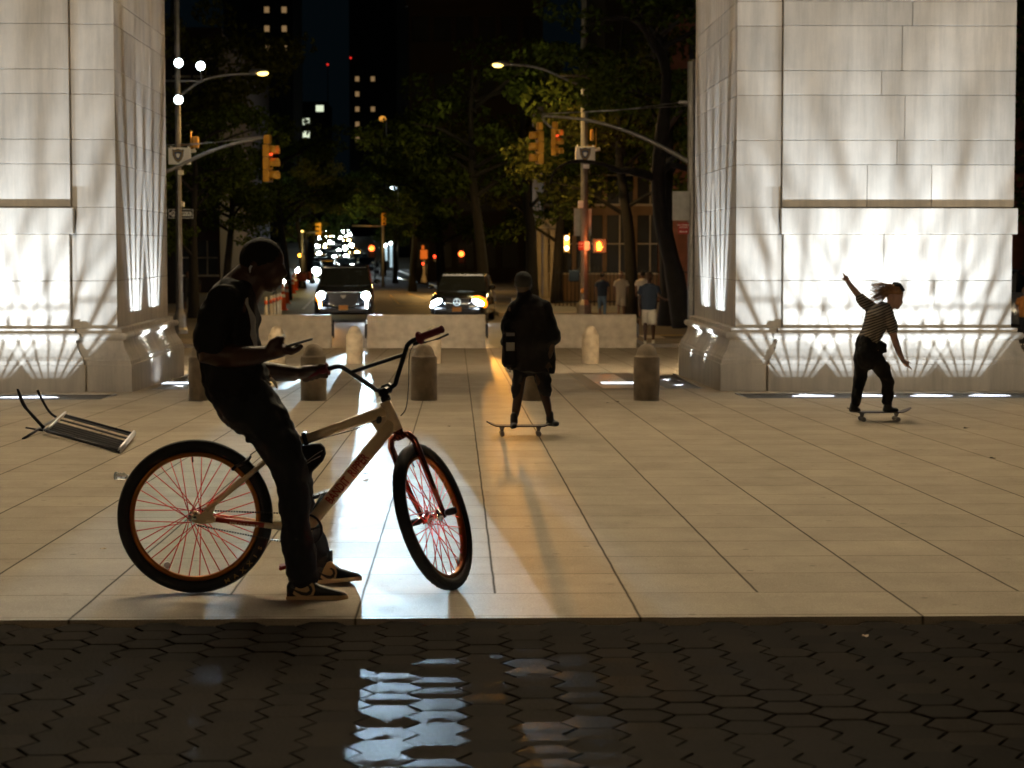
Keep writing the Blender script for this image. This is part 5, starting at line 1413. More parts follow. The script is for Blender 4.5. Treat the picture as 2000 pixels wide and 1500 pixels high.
lettering('ONE WAY', 8.6 / k * 1.18, P(353.5, 417.6, yo - .014), (1, 0, 0), (0, 0, 1), 'sign_black', pl, bold=True, sx=1.05)
# mast arm of the hidden left signal pole
ym = 54.5
ma = thing('signal_mast', 'curved mast arm at the left carrying one yellow traffic signal', 'traffic signal', P(300, 640, ym))
mb = MB(); ctube(mb, [(296, 345, ym), (330, 333, ym), (400, 300, ym), (460, 280, ym), (527, 267, ym)], [.055] * 6 + [.047] * 6 + [.038] * 6 + [.03] * 3, 10)
mb.tube([P(296, 285, ym), P(420, 278, ym), P(524, 264, ym)], .012, 6); mb.tube([P(296, 292, ym), P(524, 266, ym)], .012, 6)
mb.tube([P(296, 640, ym), P(296, 270, ym)], .10, 8); mb.build('mast_arm', POLE, ma)
def signal(label, px, py, Y, hpx, yaw, lit, group='yellow traffic signals', stub=True):
    """three section head, doors facing local -Y"""
    t = thing('traffic_signal', label, 'traffic signal', P(px, py, Y), yaw, group)
    h = hpx / (FPX / Y); s = h / 3.05
    W_ = wmat(t)
    mb = MB(W_)
    for k in (1, 0, -1): mb.box((0, 0, k * s), (s * .98, s * .55, s * .97), None, .02)
    if stub: mb.box((0, 0, s * 1.9), (s * .62, s * .5, s * .7), None, .02)
    b_ = mb.build('housing', 'signal_yellow', t)
    for k in (1, 0, -1):
        mb = MB(W_); rr = []
        for i in range(2):
            rr.append([(s * .41 * math.cos(a), -s * .28 - (s * .62 if i else 0), k * s + s * .41 * math.sin(a)) for a in [R(-35 + 250 * q / 16) for q in range(17)]])
        mb.rings(rr, closed=False, caps=False); vz = mb.build('visor', 'signal_yellow', b_, fix=False)
        so = vz.modifiers.new('t', 'SOLIDIFY'); so.thickness = .012
        mb = MB(W_); mb.ball((0, -s * .28, k * s), (s * .36, s * .07, s * .36), 14, 8); mb.build('lens', 'lamp_red' if (lit and k == 1) else 'dark_glass', b_)
    return t
signal('yellow signal showing red at the end of the left mast arm', 523, 319, ym, 74, R(72), True)
a = P(527, 300, ym) + Vector((.25, -.05, 0))
# right lamp post
YRP = 73.0
rp, rg = pole('street_lamp', 'tall pole in the middle right with an amber lamp arm and a shield box', 'street lamp', 1141, YRP, .14, .10, 15)
mb = MB(); ctube(mb, [(1136, 168, YRP), (1100, 152, YRP), (1060, 135, YRP), (1020, 127, YRP), (983, 126, YRP)], .045); mb.build('lamp_arm', POLE, rp)
mb = MB(); q = P(974, 125, YRP); mb.ball(q + Vector((.12, 0, .03)), (.34, .16, .08), 14, 8); lh = mb.build('lamp_head', 'galv', rp)
mb = MB(); mb.ball(q + Vector((-.03, -.02, -.04)), (.19, .14, .085), 14, 8); mb.build('lamp_glass', 'lamp_sodium', lh)
spot('sodium_lamp', q + Vector((0, 0, -.14)), q + Vector((0, -1, -8)), 2600, SODIUM, 172, .5, .12)
shield_box(rp, 1143, 302, YRP, 38, 31)
mb = MB(); box_at(mb, 1145, 325, YRP - .14, 12, 8, .15); mb.build('sensor_box', 'sign_white', rp); mb = MB(); box_at(mb, 1134, 399, YRP - .14, 10, 14, .1); mb.build('sticker_panel', 'sign_white', rp)
mb = MB(); box_at(mb, 1156, 264, YRP - .1, 7, 22, .2, .02); mb.tube([P(1164, 250, YRP - .1), P(1164, 290, YRP - .1)], .018, 6); mb.tube([P(1142, 284, YRP), P(1164, 284, YRP)], .018, 6); mb.build('signal_sensor', 'signal_yellow', rp)
mb = MB(); box_at(mb, 1137, 588 - 20, YRP - .16, 6, 9, .08); mb.build('call_button', 'signal_yellow', rp)
sg = thing('rectangular_sign', 'tall grey sign panel behind the middle right pole', 'sign', P(1138, 434, YRP + .2)); mb = MB(); box_at(mb, 1138, 434, YRP + .18, 34, 53, .012, .004); mb.build('panel', 'sign_back', sg)
sg = thing('parking_sign', 'small sign, red half and white half, on the middle right pole', 'sign', P(1141, 480, YRP - .2))
mb = MB(); box_at(mb, 1135.5, 480, YRP - .16, 11, 17, .012, .003); p1 = mb.build('red_panel', 'sign_red', sg); mb = MB(); box_at(mb, 1147, 480, YRP - .16, 11.5, 17, .012, .003); mb.build('white_panel', 'sign_white', sg)
lettering('NO', .10, P(1135.5, 476, YRP - .17), (1, 0, 0), (0, 0, 1), 'sign_white', p1); lettering('STANDING', .045, P(1135.5, 482, YRP - .17), (1, 0, 0), (0, 0, 1), 'sign_white', p1)
# pedestrian signal with the red hand
ps = thing('pedestrian_signal', 'pedestrian signal lit with a red hand beside the middle right pole', 'traffic signal', P(1169, 479, YRP - .3))
mb = MB(); box_at(mb, 1171, 480, YRP - .25, 27, 28, .3, .02); mb.tube([P(1145, 470, YRP), P(1160, 470, YRP - .2)], .02, 6); mb.tube([P(1145, 490, YRP), P(1160, 490, YRP - .2)], .02, 6); hs = mb.build('housing', 'sign_black', ps)
mb = MB(); c = P(1170, 481, YRP - .43); 
mb.tube([c + Vector((0, 0, -.15)), c + Vector((0, 0, -.02))], [.07, .085], 12, flat=.15)
for k, (dx, l) in enumerate(((-.055, .16), (-.018, .20), (.018, .19), (.052, .15))): mb.tube([c + Vector((dx * .9, 0, -.03)), c + Vector((dx * 1.2, 0, -.03 + l))], .019, 8, flat=.4)
mb.tube([c + Vector((.07, 0, -.08)), c + Vector((.12, 0, .0))], .019, 8, flat=.4); mb.build('hand_symbol', 'lamp_hand', hs)
point('hand_glow', c + Vector((0, -.3, 0)), 60, (1, .2, .04), .1)
# right mast arm
yr = 57.0
rm = thing('signal_mast', 'long curved mast arm reaching from the right pier with two yellow signals', 'traffic signal', P(1352, 640, yr))
mb = MB(); ctube(mb, [(1354, 322, yr), (1310, 296, yr), (1240, 262, yr), (1150, 235, yr), (1058, 226, yr)], [.065] * 6 + [.055] * 5 + [.045] * 5 + [.035] * 5, 10)
mb.tube([P(1058, 222, yr), P(1200, 216, yr), P(1330, 200, yr)], .016, 6); mb.tube([P(1058, 223, yr), P(1352, 206, yr)], .014, 6)
mb.box(P(1336, 200, yr), (.30, .10, .10), None, .02); mb.tube([P(1352, 640, yr), P(1352, 120, yr)], .13, 8, smooth=False); mb.build('mast_arm', POLE, rm)
signal('left one of the two yellow signals on the right mast arm, turned sideways', 1054, 288, yr - .25, 66, R(-74), False)
signal('right one of the two yellow signals on the right mast arm, showing a red glow', 1084, 278, yr - .1, 54, R(60), True)
mb = MB(); mb.tube([P(1060, 228, yr), P(1062, 236, yr), P(1075, 248, yr), P(1084, 250, yr)], .03, 6); mb.build('bracket', POLE, rm)
sg = thing('rectangular_sign', 'large grey sign panel seen from behind beside the right pier', 'sign', P(1330, 402, yr)); mb = MB(); box_at(mb, 1330, 402, yr - .2, 34, 57, .012, .004); mb.build('panel', 'sign_back', sg)
sg = thing('no_stopping_sign', 'red no stopping anytime sign beside the right pier', 'sign', P(1334, 446, yr)); mb = MB(); box_at(mb, 1335, 446, yr - .2, 21, 22, .012, .004); p1 = mb.build('panel', 'sign_red', sg)
for tx, zz, s_ in (('NO STOPPING', 439.5, .052), ('ANYTIME', 444, .052)): lettering(tx, s_, P(1335, zz, yr - .21), (1, 0, 0), (0, 0, 1), 'sign_white', p1)
mb = MB(); kk = P(1335, 452.5, yr - .215); mb.prism([(kk.x + x * .11, kk.z + z * .03) for x, z in ((-1, 0), (-.6, .7), (-.6, .2), (.6, .2), (.6, .7), (1, 0), (.6, -.7), (.6, -.2), (-.6, -.2), (-.6, -.7))], yr - .214, yr - .210); mb.build('arrow', 'sign_white', p1)
# distant signals and lights over the avenue
signal('distant orange lit signal head above the traffic, right of the avenue', 749, 428, 130, 24, R(20), False, stub=False)
signal('distant yellow signal head above the traffic, left of the avenue', 624, 448, 128, 26, R(-70), False, stub=False)
for lab, px, py, Y, p2 in (('far mast arm crossing above the traffic on the right', 738, 441, 130, 690), ('far mast arm crossing above the traffic on the left', 598, 455, 128, 640)):
    t = thing('signal_mast', lab, 'traffic signal', P(px, py, Y)); mb = MB(); mb.tube([P(px - 50 if px > 700 else px, py, Y), P(px + (10 if px > 700 else 34), py + 1 if px > 700 else py - 2, Y)], .05, 6); mb.tube([P(px + 10 if px > 700 else px - 8, py - 2, Y), P(px + 10 if px > 700 else px - 8, 560, Y)], .09, 6); mb.build('mast_arm', POLE, t)
point('signal_light', P(745, 432, 127), 160, (1, .35, .05), .2); point('signal_light', P(618, 446, 125), 120, (1, .6, .1), .2)
def redlamp(label, px, py, Y, r, m='lamp_red', postto=545):
    t = thing('traffic_signal', label, 'traffic signal', P(px, py, Y)); mb = MB(); mb.ball(P(px, py, Y - .1), r, 12, 8); l_ = mb.build('lens', m, t)
    mb = MB(); mb.box(P(px, py + r * FPX / Y * .9, Y + .22), (r * 1.9, .2, r * 5), None, .02); mb.tube([P(px + 7, py, Y + .35), P(px + 7, postto, Y + .35)], .05, 6); mb.build('housing', 'sign_black', t)
N('lamp_redorange', (.8, .1, .02), .3, emit=(1.0, .13, .02), estr=7)
redlamp('red light above the traffic, right of the headlights', 726, 485, 150, .20, 'lamp_redorange'); redlamp('red light among the tree trunks, above the crossover car', 901, 496, 105, .14, 'lamp_redorange'); redlamp('small red light left of the tree trunks', 849, 501, 118, .08); redlamp('dim red light of the pole beside the orange lit signal box', 826, 515, 118, .06)
ob = thing('signal_box_post', 'squat orange lit signal box on a flared post at the far right corner', 'post', P(828, 545, 118))
mb = MB(); Yq = 118; k = FPX / Yq; c = P(828, 548, Yq); mb.tube([P(828, 552, Yq), P(828, 545, Yq), P(828, 535, Yq), P(828, 508, Yq)], [.20, .15, .07, .06], 10); mb.build('post', 'sidewalk', ob)
N('orange_lit', (.55, .16, .03), .7); mb = MB(); box_at(mb, 828, 497, Yq, 14, 18, .3, .02); box_at(mb, 826, 483, Yq, 5, 8, .2, .02); mb.build('signal_box', 'orange_lit', ob)
point('corner_lamp', P(835, 470, 114), 700, SODIUM, .2)
# street lamps shining through the leaves far away
for i, (px, py, Y, m_, r, lab) in enumerate(((769, 366, 170, 'lamp_globe', .20, 'round white street lamp shining through the leaves above the avenue'), (831, 303, 200, 'lamp_globe', .17, 'small pale street lamp high among the trees'), (590, 453, 140, 'lamp_sodium', .10, 'small amber lamp left above the traffic'), (586, 499, 130, 'lamp_amber', .10, 'orange lamp left of the traffic headlights'), (747, 232, 220, 'win_orange', .3, 'dim orange lamp among the dark towers'))):
    t = thing('street_lamp', lab, 'street lamp', P(px, py, Y)); mb = MB(); mb.ball(P(px, py, Y), (r * 1.2, r, r), 12, 8); g_ = mb.build('lamp_glass', m_, t)
    mb = MB(); mb.tube([P(px + 8, 530, Y + .2), P(px + 8, py, Y + .2), P(px, py - 3, Y + .1)], [.09, .06, .04], 6); mb.build('pole', POLE, t)
# wall lantern on the house
wl = thing('wall_lantern', 'twin yellow glowing lantern on the house wall left of the red hand signal', 'lamp', P(1108, 475, 84))
mb = MB(); box_at(mb, 1107, 476, 84.2, 12, 34, .10, .01); mb.tube([P(1112, 455, 84), P(1112, 495, 84)], .02, 6); fr_ = mb.build('lantern_frame', 'signal_yellow', wl)
for py in (465, 485):
    mb = MB(); mb.ball(P(1107, py, 83.95), (.085, .06, .10), 12, 8); mb.build('lantern_glass', 'lamp_warm', fr_)
point('lantern_glow', P(1107, 470, 83.3), 90, (1, .8, .4), .12)
# ------------------------------------------------------------------ roadworks on the left of the avenue
cone0 = None
for i, (px, pyb, lab) in enumerate(((553, 605, 'nearest orange traffic cone left of the suv'), (560, 592, 'second nearest orange traffic cone'), (566, 581, 'third orange traffic cone from the front'), (572, 573, 'fourth orange traffic cone from the front'), (577, 566, 'fifth orange traffic cone from the front'), (581, 560, 'farthest orange traffic cone'))):
    Y = 2.524 * FPX / (pyb - 484); g = Vector((P(px, pyb, Y).x, Y, STREET))
    if cone0 is None:
        t = cone0 = thing('traffic_cone', lab, 'traffic cone', group='traffic cones along the lane')
        mb = MB(); mb.box((0, 0, .02), (.38, .38, .04), None, .01); mb.lathe([(.14, .04), (.035, 1.02), (.03, 1.05), (.0, 1.05)], 16); cc = mb.build('cone_body', 'orange_plastic', t)
        for z in (.52, .76):
            mb = MB(); r1 = .14 - (z - .04) * .107; mb.lathe([(r1 + .003, z), (r1 - .010, z + .12)], 16); mb.build('reflective_band', 'sign_white', cc)
    else: t = copy_tree(cone0)
    t.location = g; t['label'] = lab
for i, (px, lab) in enumerate(((520, 'first pale delineator post behind the man\'s chest'), (529, 'second pale delineator post from the left'), (535, 'third pale delineator post from the left'), (542, 'fourth pale delineator post from the left'), (547, 'fifth pale delineator post from the left'))):
    Y = 66 + i * 1.5; p = P(px, 600, Y); t = thing('delineator_post', lab, 'post', (p.x, Y, STREET), group='delineator posts at the road works'); mb = MB(Matrix.Translation((p.x, Y, STREET)))
    mb.lathe([(.12, 0), (.12, .04), (.055, .06), (.05, .98), (.0, 1.0)], 10); mb.build('tube', 'sign_back', t)
    mb = MB(Matrix.Translation((p.x, Y, STREET))); mb.lathe([(.053, .75), (.053, .87)], 10); mb.build('band', 'orange_plastic', t)
t = thing('water_barrier', 'orange plastic barrier at the roadworks behind the cones', 'barrier', (P(594, 540, 108).x, 108, STREET)); mb = MB(); box_at(mb, 589, 540, 108, 20, 17, .4, .06); mb.build('barrier_block', 'orange_plastic', t)
t = thing('water_barrier', 'small orange plastic barrier between the cones and the traffic', 'barrier', (P(604, 538, 110).x, 110, STREET)); mb = MB(); box_at(mb, 604, 538, 110, 7, 15, .4, .05); mb.build('barrier_block', 'orange_plastic', t)
for i, (px, Y, lab) in enumerate(((536, 92, 'dim parked bicycle rack gleaming behind the man\'s face'), (556, 99, 'second gleaming parked bicycle behind the man\'s face'))):
    p = P(px, 560, Y); t = thing('parked_bicycle', lab, 'bicycle', (p.x, Y, STREET), group='parked bicycles at the kerb')
    for dy in (-.5, .5):
        mb = MB(); mb.torus((p.x, Y + dy, STREET + .34), .33, .02, axis=(1, .2, 0), n=24, m=6); mb.build('wheel', 'rubber', t)
    mb = MB(); z = STREET; mb.tube([(p.x, Y + .5, z + .34), (p.x, Y + .1, z + .8), (p.x, Y - .35, z + .85), (p.x, Y - .5, z + .34)], .025, 6, up=(1, 0, 0)); mb.tube([(p.x - .3, Y - .38, z + 1.02), (p.x, Y - .38, z + .98), (p.x + .3, Y - .38, z + 1.02)], .02, 6, up=(0, 1, 0)); mb.build('frame', 'galv', t)
    mb = MB(); mb.ball((p.x, Y - .45, z + .95), .07, 8, 6); mb.build('front_light', 'lamp_far', t)
# ------------------------------------------------------------------ pedestrians
def ped(label, px, feet, head, Y, top_m, leg_m, skin, shorts, lean=0, hair='hair_black', cap=None, arm=None, back=False):
    t = thing('person', label, 'person', (P(px, feet, Y).x, Y, P(px, feet, Y).z))
    F_ = Fig(Y); h = feet - head; u = h / 7.4
    def q(a, b_, c=0): return F_.p(px + a * u, head + b_ * u, c)
    mb = MB(); k = u / F_.k
    mb.ball(q(0, .52), (.36 * k, .42 * k, .52 * k), 12, 10); mb.ball(q(.03, .72, -.05 if not back else .05), (.25 * k, .28 * k, .3 * k), 10, 8)
    for s in (-1, 1): mb.ball(q(s * .38, .58), (.05 * k, .08 * k, .12 * k), 6, 5)
    mb.ball(q(.02, .62, (-.46 if not back else .46) * k), (.06 * k, .09 * k, .1 * k), 6, 5)
    mb.tube([q(0, .9), q(0, 1.35)], .23 * k, 10); mb.tube([q(0, 1.4), q(0, 2.4), q(0, 3.6)], [.62 * k, .66 * k, .6 * k], 12, flat=.62)
    for s in (-1, 1):
        pts = [(s * .82, 1.55, 0), (s * 1.0, 2.6, .0), (s * 1.02, 3.55, -.08)]
        if arm and s == 1: pts = [(s * .82, 1.55, 0), (s * 1.02, 2.6, -.06), (1.65, 2.85, -.15)]
        mb.tube([q(*p) for p in pts], [.21 * k, .17 * k, .11 * k], 8); e = pts[-1]
        for f in range(4): mb.tube([q(e[0], e[1], e[2]), q(e[0] + (.36 if arm and s == 1 else .03 * (f - 1.5)), e[1] + (.12 * (f - 1.5) if arm and s == 1 else .55 - .04 * abs(f - 1.3)), e[2] + .012 * (f - 1.5))], [.055 * k, .038 * k], 6)
        mb.tube([q(e[0], e[1], e[2]), q(e[0] - s * .10, e[1] + .3, e[2] - .03)], [.055 * k, .04 * k], 6)
        mb.tube([q(s * .34, 3.6), q(s * .40, 5.4, -.04 * s), q(s * .42, 7.15, .06 * s)], [.38 * k, .26 * k, .14 * k], 8)
    fuse('body', mb, .014, skin, t, 2)
    mb = MB(); mb.ball(q(0, .42, .03 if not back else -.03), (.39 * k, .42 * k, .42 * k), 12, 8)
    if cap: mb.box(q(0, .42, -.45 * k), (.5 * k, .4 * k, .06 * k), None, .01)
    mb.build('cap' if cap else 'hair', cap or hair, t)
    mb = MB(); mb.tube([q(0, 1.2), q(0, 1.45), q(0, 2.5), q(0, 3.75), q(0, 3.95)], [.42 * k, .80 * k, .86 * k, .80 * k, .78 * k], 14, flat=.62)
    for s in (-1, 1): mb.tube([q(s * .7, 1.5), q(s * 1.0, 2.35)], [.33 * k, .31 * k], 10)
    fuse('shirt', mb, .018, top_m, t, 3)
    mb = MB(); mb.tube([q(0, 3.7), q(0, 4.1)], [.72 * k, .70 * k], 12, flat=.65)
    for s in (-1, 1): mb.tube([q(s * .36, 3.9), q(s * .42, 5.3 if shorts else 5.4, -.04 * s), q(s * .42, 5.35 if shorts else 7.0, 0)], [.42 * k, .38 * k if shorts else .32 * k, .38 * k if shorts else .26 * k], 10)
    fuse('shorts' if shorts else 'trousers', mb, .018, leg_m, t, 3)
    for s in (-1, 1):
        mb = MB(); mb.tube([q(s * .42, 7.0, .06 * s), q(s * .43, 7.25, .02), q(s * .46, 7.32, -.16 if not back else .18)], [.17 * k, .17 * k, .13 * k], 10); mb.build('shoe', 'white_cloth' if shorts else 'shoe_black', t)
    return t
ped('man in navy shirt and white shorts standing on the crossing beside the right pier', 1268, 671, 531, 53.4, 'navy', 'white_cloth', 'skin_dark', True, arm=True)
ped('man in beige shirt, beige shorts and a white cap walking behind the barrier', 1213, 622, 530, 70, 'beige_cloth', 'beige_cloth', 'skin_mid', True, cap='white_cloth')
ped('person in navy top and blue jeans walking away beside the middle right pole', 1176, 620, 532, 72, 'navy', 'jeans_blue', 'skin_mid', False, back=True)
ped('person in pale top half hidden behind the man in navy shirt and white shorts', 1255, 622, 529, 71, 'white_cloth', 'denim_black', 'skin_mid', False, back=True)
ped('person in orange top cut by the right edge beyond the pier', 2002, 672, 560, 58, 'orange_cloth', 'denim_black', 'skin_mid', False)
ped('dark figure standing in the shade between the left pier and the lamp pole', 366, 606, 530, 82, 'black_cloth', 'denim_black', 'skin_dark', False)
ped('second dark figure in the shade right of the left lamp pole', 381, 604, 532, 84, 'denim_black', 'denim_black', 'skin_dark', False)
# ------------------------------------------------------------------ trees
def crown_mesh(name, rs, clumps, leaf, m):
    vs = []; fs = []
    for (c, rad, n) in clumps:
        for _ in range(n):
            while True:
                d = Vector((rs.uniform(-1, 1), rs.uniform(-1, 1), rs.uniform(-1, 1)))
                if .15 < d.length < 1: break
            d = d.normalized() * (d.length ** .5); p = c + Vector((d.x * rad[0], d.y * rad[1], d.z * rad[2]))
            a = Vector((rs.uniform(-1, 1), rs.uniform(-1, 1), rs.uniform(-1, 1))).normalized(); b_ = a.cross(Vector((rs.uniform(-1, 1), rs.uniform(-1, 1), rs.uniform(-1, 1)))).normalized()
            s = leaf * rs.uniform(.6, 1.3); k = len(vs)
            vs += [p - a * s, p + b_ * s * .45, p + a * s, p - b_ * s * .45]; fs.append((k, k + 1, k + 2, k + 3))
    me = bpy.data.meshes.new(name); me.from_pydata(vs, [], fs); me.materials.append(M[m]); return me
def tree_parts(seed, H, spread, leaf, dens, m, low=.35):
    rs = random.Random(seed)
    mb = MB(); lean = rs.uniform(-.5, .5)
    tk = [Vector((0, 0, -.2)), Vector((.03, 0, H * .08)), Vector((lean * .4, 0, H * .25)), Vector((lean, rs.uniform(-.3, .3), H * .45)), Vector((lean * 1.3, .2, H * .7)), Vector((lean * 1.2, 0, H * .9))]
    mb.tube(tk, [.34, .25, .21, .17, .10, .03], 10); clumps = []
    for i in range(11):
        z = H * rs.uniform(low * .75, .85); a = rs.uniform(0, 2 * math.pi); t = z / H; r = spread * (1.0 - .5 * abs(t - .55)) * rs.uniform(.5, 1)
        s = Vector((lean * min(1, t * 2), 0, z)); e = s + Vector((math.cos(a) * r, math.sin(a) * r, r * rs.uniform(.15, .5))); mid = s.lerp(e, .5) + Vector((rs.uniform(-.3, .3), rs.uniform(-.3, .3), .3))
        mb.tube([s, mid, e], [.09, .06, .02], 6)
        for q in (mid, e, e + Vector((rs.uniform(-.6, .6), rs.uniform(-.6, .6), rs.uniform(-.8, .3)))):
            for _ in range(2):
                o = Vector((rs.uniform(-.9, .9), rs.uniform(-.9, .9), rs.uniform(-.7, .7))); clumps.append((q + o, (rs.uniform(.5, 1.0), rs.uniform(.5, 1.0), rs.uniform(.3, .6)), dens))
    return mb, crown_mesh('crown', rs, clumps, leaf, m)
vari = []
for sd, H_, sp, m_ in ((1, 11, 4.2, 'leaves'), (2, 13, 4.6, 'leaves_olive'), (3, 9.5, 3.8, 'leaves')):
    mb, cm = tree_parts(sd, H_, sp, .13, 95, m_)
    vari.append((mb, cm))
proto_t = []
def tree(x, Y, k, sc, rz, label, z=None):
    if k >= len(proto_t) or proto_t[k] is None:
        while len(proto_t) <= k: proto_t.append(None)
        t = thing('street_tree', label, 'tree', group='leafy street trees')
        vari[k][0].build('trunk', 'bark', t); c = bpy.data.objects.new('crown', vari[k][1]); scene.collection.objects.link(c); c.parent = t; proto_t[k] = t
    else: t = copy_tree(proto_t[k])
    t.location = (x, Y, (gz(Y) if z is None else z)); t.rotation_euler.z = rz; t.scale = (sc, sc, sc); t['label'] = label
    return t
trees = [(945, 82, 0, 1.0, .3, 'leafy tree lit amber beneath the right street lamp, above the crossover car'), (1040, 88, 1, 1.0, 1.9, 'dark tree behind the two yellow signals of the right mast arm'), (862, 100, 2, .95, .8, 'tree on the right kerb of the avenue, left of the amber lit tree'),
         (1088, 90, 2, 1.0, 4.0, 'slim tree just left of the middle right pole'), (1235, 76, 1, .95, 2.2, 'dark tree trunk behind the man in beige'), (1305, 68, 0, 1.15, 5.2, 'big leaning dark tree beside the right pier'),
         (806, 122, 0, .85, 2.6, 'tree leaning over the avenue from the right, third from the front'), (772, 150, 1, .72, 4.4, 'distant tree on the right of the avenue, below the round white lamp'), (748, 190, 2, 1.0, 1.1, 'farthest tree on the right of the avenue'),
         (560, 102, 0, .82, .6, 'tree left of the avenue whose leaves glow amber above the traffic'), (440, 84, 0, .7, 3.3, 'dark tree above the seated man\'s head'), (378, 76, 2, .8, 5.0, 'dark tree just right of the left lamp pole'), (590, 132, 1, .74, 2.0, 'second tree on the left of the avenue, glowing leaves'), (604, 165, 2, 1.1, 3.0, 'third tree on the left of the avenue'),
         (612, 215, 1, .95, 3.9, 'farthest tree on the left of the avenue'), (330, 90, 1, 1.2, 1.2, 'dark tree behind the left pier edge'), (1390, 92, 0, 1.3, .2, 'dark tree hidden mostly by the right pier')]
for px, Y, k, sc, rz, lab in trees: tree(P(px, 500, Y).x, Y, k, sc, rz, lab)
point('leaf_light', P(640, 400, 124), 650, (1, .82, .34), .3); point('leaf_light', P(950, 200, 76), 230, (1, .82, .34), .3); point('leaf_light', P(450, 180, 70), 120, (1, .7, .25), .3)  # added lights that brighten the leaves, with no lamps of their own
# big bare limb in front of the house on the right
t = thing('bare_branch_tree', 'dark tree with pale bare limbs curving across the upper right background', 'tree', (P(1322, 560, 66).x, 66, STREET))
mb = MB(); mb.tube(smooth_path([P(1332, 640, 66), P(1318, 540, 66), P(1295, 440, 66), P(1285, 345, 66), P(1302, 150, 66), P(1270, 75, 66), P(1240, 38, 66), P(1190, 35, 66), P(1150, 48, 66)], 4), [.32] * 5 + [.27] * 5 + [.22] * 5 + [.16] * 5 + [.12] * 5 + [.08] * 4 + [.05] * 4, 10)
mb.tube(smooth_path([P(1286, 350, 66), P(1240, 335, 66), P(1205, 332, 66), P(1175, 320, 66), P(1120, 315, 66), P(1085, 332, 66), P(1075, 360, 66)], 3), [.14] * 4 + [.10] * 4 + [.06] * 5 + [.04] * 6, 8)
mb.tube(smooth_path([P(1286, 345, 66), P(1310, 322, 66), P(1345, 330, 66), P(1380, 325, 66)], 3), .10, 8); mb.tube([P(1275, 82, 66), P(1290, 40, 66), P(1310, -20, 66)], [.08, .06, .05], 8)
mb.build('trunk', 'bark', t)
# shrubs/park beyond the right edge
tree(P(2010, 500, 75).x, 75, 1, 1.2, .4, 'dark tree beyond the right edge of the right pier'); tree(P(2060, 500, 68).x, 68, 2, 1.2, 2.4, 'second dark tree beyond the right edge of the right pier')
# ------------------------------------------------------------------ houses and towers
def house(name, label, cat, x0, x1, Y, depth, H_, wall, zb, storeys, bays, win_w, win_h, lit=(), lit_m='win_warm', rows=None, sill=.9, cols=None):
    t = thing(name, label, cat, ((x0 + x1) / 2, Y, zb))
    sw = (x1 - x0) / bays; sh = H_ / storeys
    mb = MB(); xs_ = [x0]; 
    for b_ in range(bays): c = x0 + sw * (b_ + .5); xs_ += [c - win_w / 2, c + win_w / 2]
    xs_.append(x1); zs_ = [zb]
    for s in range(storeys): z = zb + sh * s + sill; zs_ += [z, z + win_h]
    zs_.append(zb + H_)
    for i in range(len(xs_) - 1):
        for j in range(len(zs_) - 1):
            a, b_, c, d = xs_[i], xs_[i + 1], zs_[j], zs_[j + 1]
            if i % 2 and j % 2:
                r = .22; mb.add([(a, Y, c), (b_, Y, c), (b_, Y, d), (a, Y, d), (a, Y + r, c), (b_, Y + r, c), (b_, Y + r, d), (a, Y + r, d)], [(0, 1, 5, 4), (1, 2, 6, 5), (2, 3, 7, 6), (3, 0, 4, 7)])
            else: mb.add([(a, Y, c), (b_, Y, c), (b_, Y, d), (a, Y, d)], [(0, 1, 2, 3)])
    mb.add([(x0, Y, zb), (x0, Y + depth, zb), (x0, Y + depth, zb + H_), (x0, Y, zb + H_), (x1, Y, zb), (x1, Y + depth, zb), (x1, Y + depth, zb + H_), (x1, Y, zb + H_)], [(0, 1, 2, 3), (4, 7, 6, 5), (3, 2, 6, 7), (1, 5, 6, 2)])
    mb.build('wall', wall, t, fix=False)
    mb = MB(); mb.b2(x0 - .25, x1 + .25, Y - .3, Y - .002, zb + H_ - .5, zb + H_ + .1, .05); mb.build('cornice', wall, t)
    if win_w > 0:
        q = 0
        for s in range(storeys):
            for b_ in range(bays):
                cx = x0 + sw * (b_ + .5); z = zb + sh * s + sill
                is_lit = (s, b_) in lit
                if q >= 96 and not is_lit: continue
                q += 1
                mb = MB(); mb.b2(cx - win_w / 2, cx + win_w / 2, Y + .20, Y + .23, z, z + win_h)
                if sw < 4 and Y < 120 and not is_lit:
                    w_ = mb.build('window', 'dark_glass', t); mb = MB(); mb.b2(cx - .03, cx + .03, Y + .16, Y + .199, z, z + win_h); mb.b2(cx - win_w / 2, cx + win_w / 2, Y + .16, Y + .199, z + win_h * .5 - .03, z + win_h * .5 + .03); mb.b2(cx - win_w / 2 - .08, cx + win_w / 2 + .08, Y - .08, Y - .002, z - .10, z - .002); mb.build('window_frame', 'pale_stone', w_)
                else: mb.build('window', lit_m if is_lit else 'dark_glass', t)
    return t
xh = lambda px, Y: P(px, 500, Y).x
house('town_house', 'brown stone corner house behind the pedestrians and the middle right pole', 'building', xh(1062, 92), xh(1300, 92), 92, 14, 9.0, 'brown_stone', STREET + .15, 3, 4, 1.15, 2.5, sill=1.3)
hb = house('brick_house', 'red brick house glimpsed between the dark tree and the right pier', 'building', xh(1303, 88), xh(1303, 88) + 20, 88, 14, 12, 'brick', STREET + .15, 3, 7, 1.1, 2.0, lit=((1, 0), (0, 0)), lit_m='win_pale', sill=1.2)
ph_ = thing('portico', 'pale columned doorway and lit step at the left end of the corner house', 'porch', (xh(1060, 91), 91, STREET))
for px in (1053, 1066, 1079):
    mb = MB(); c = P(px, 500, 91); mb.lathe([(.16, STREET + .3), (.13, STREET + .5), (.12, STREET + 3.2), (.17, STREET + 3.35)], 12, (c.x, 91, 0)); mb.build('column', 'pale_stone', ph_)
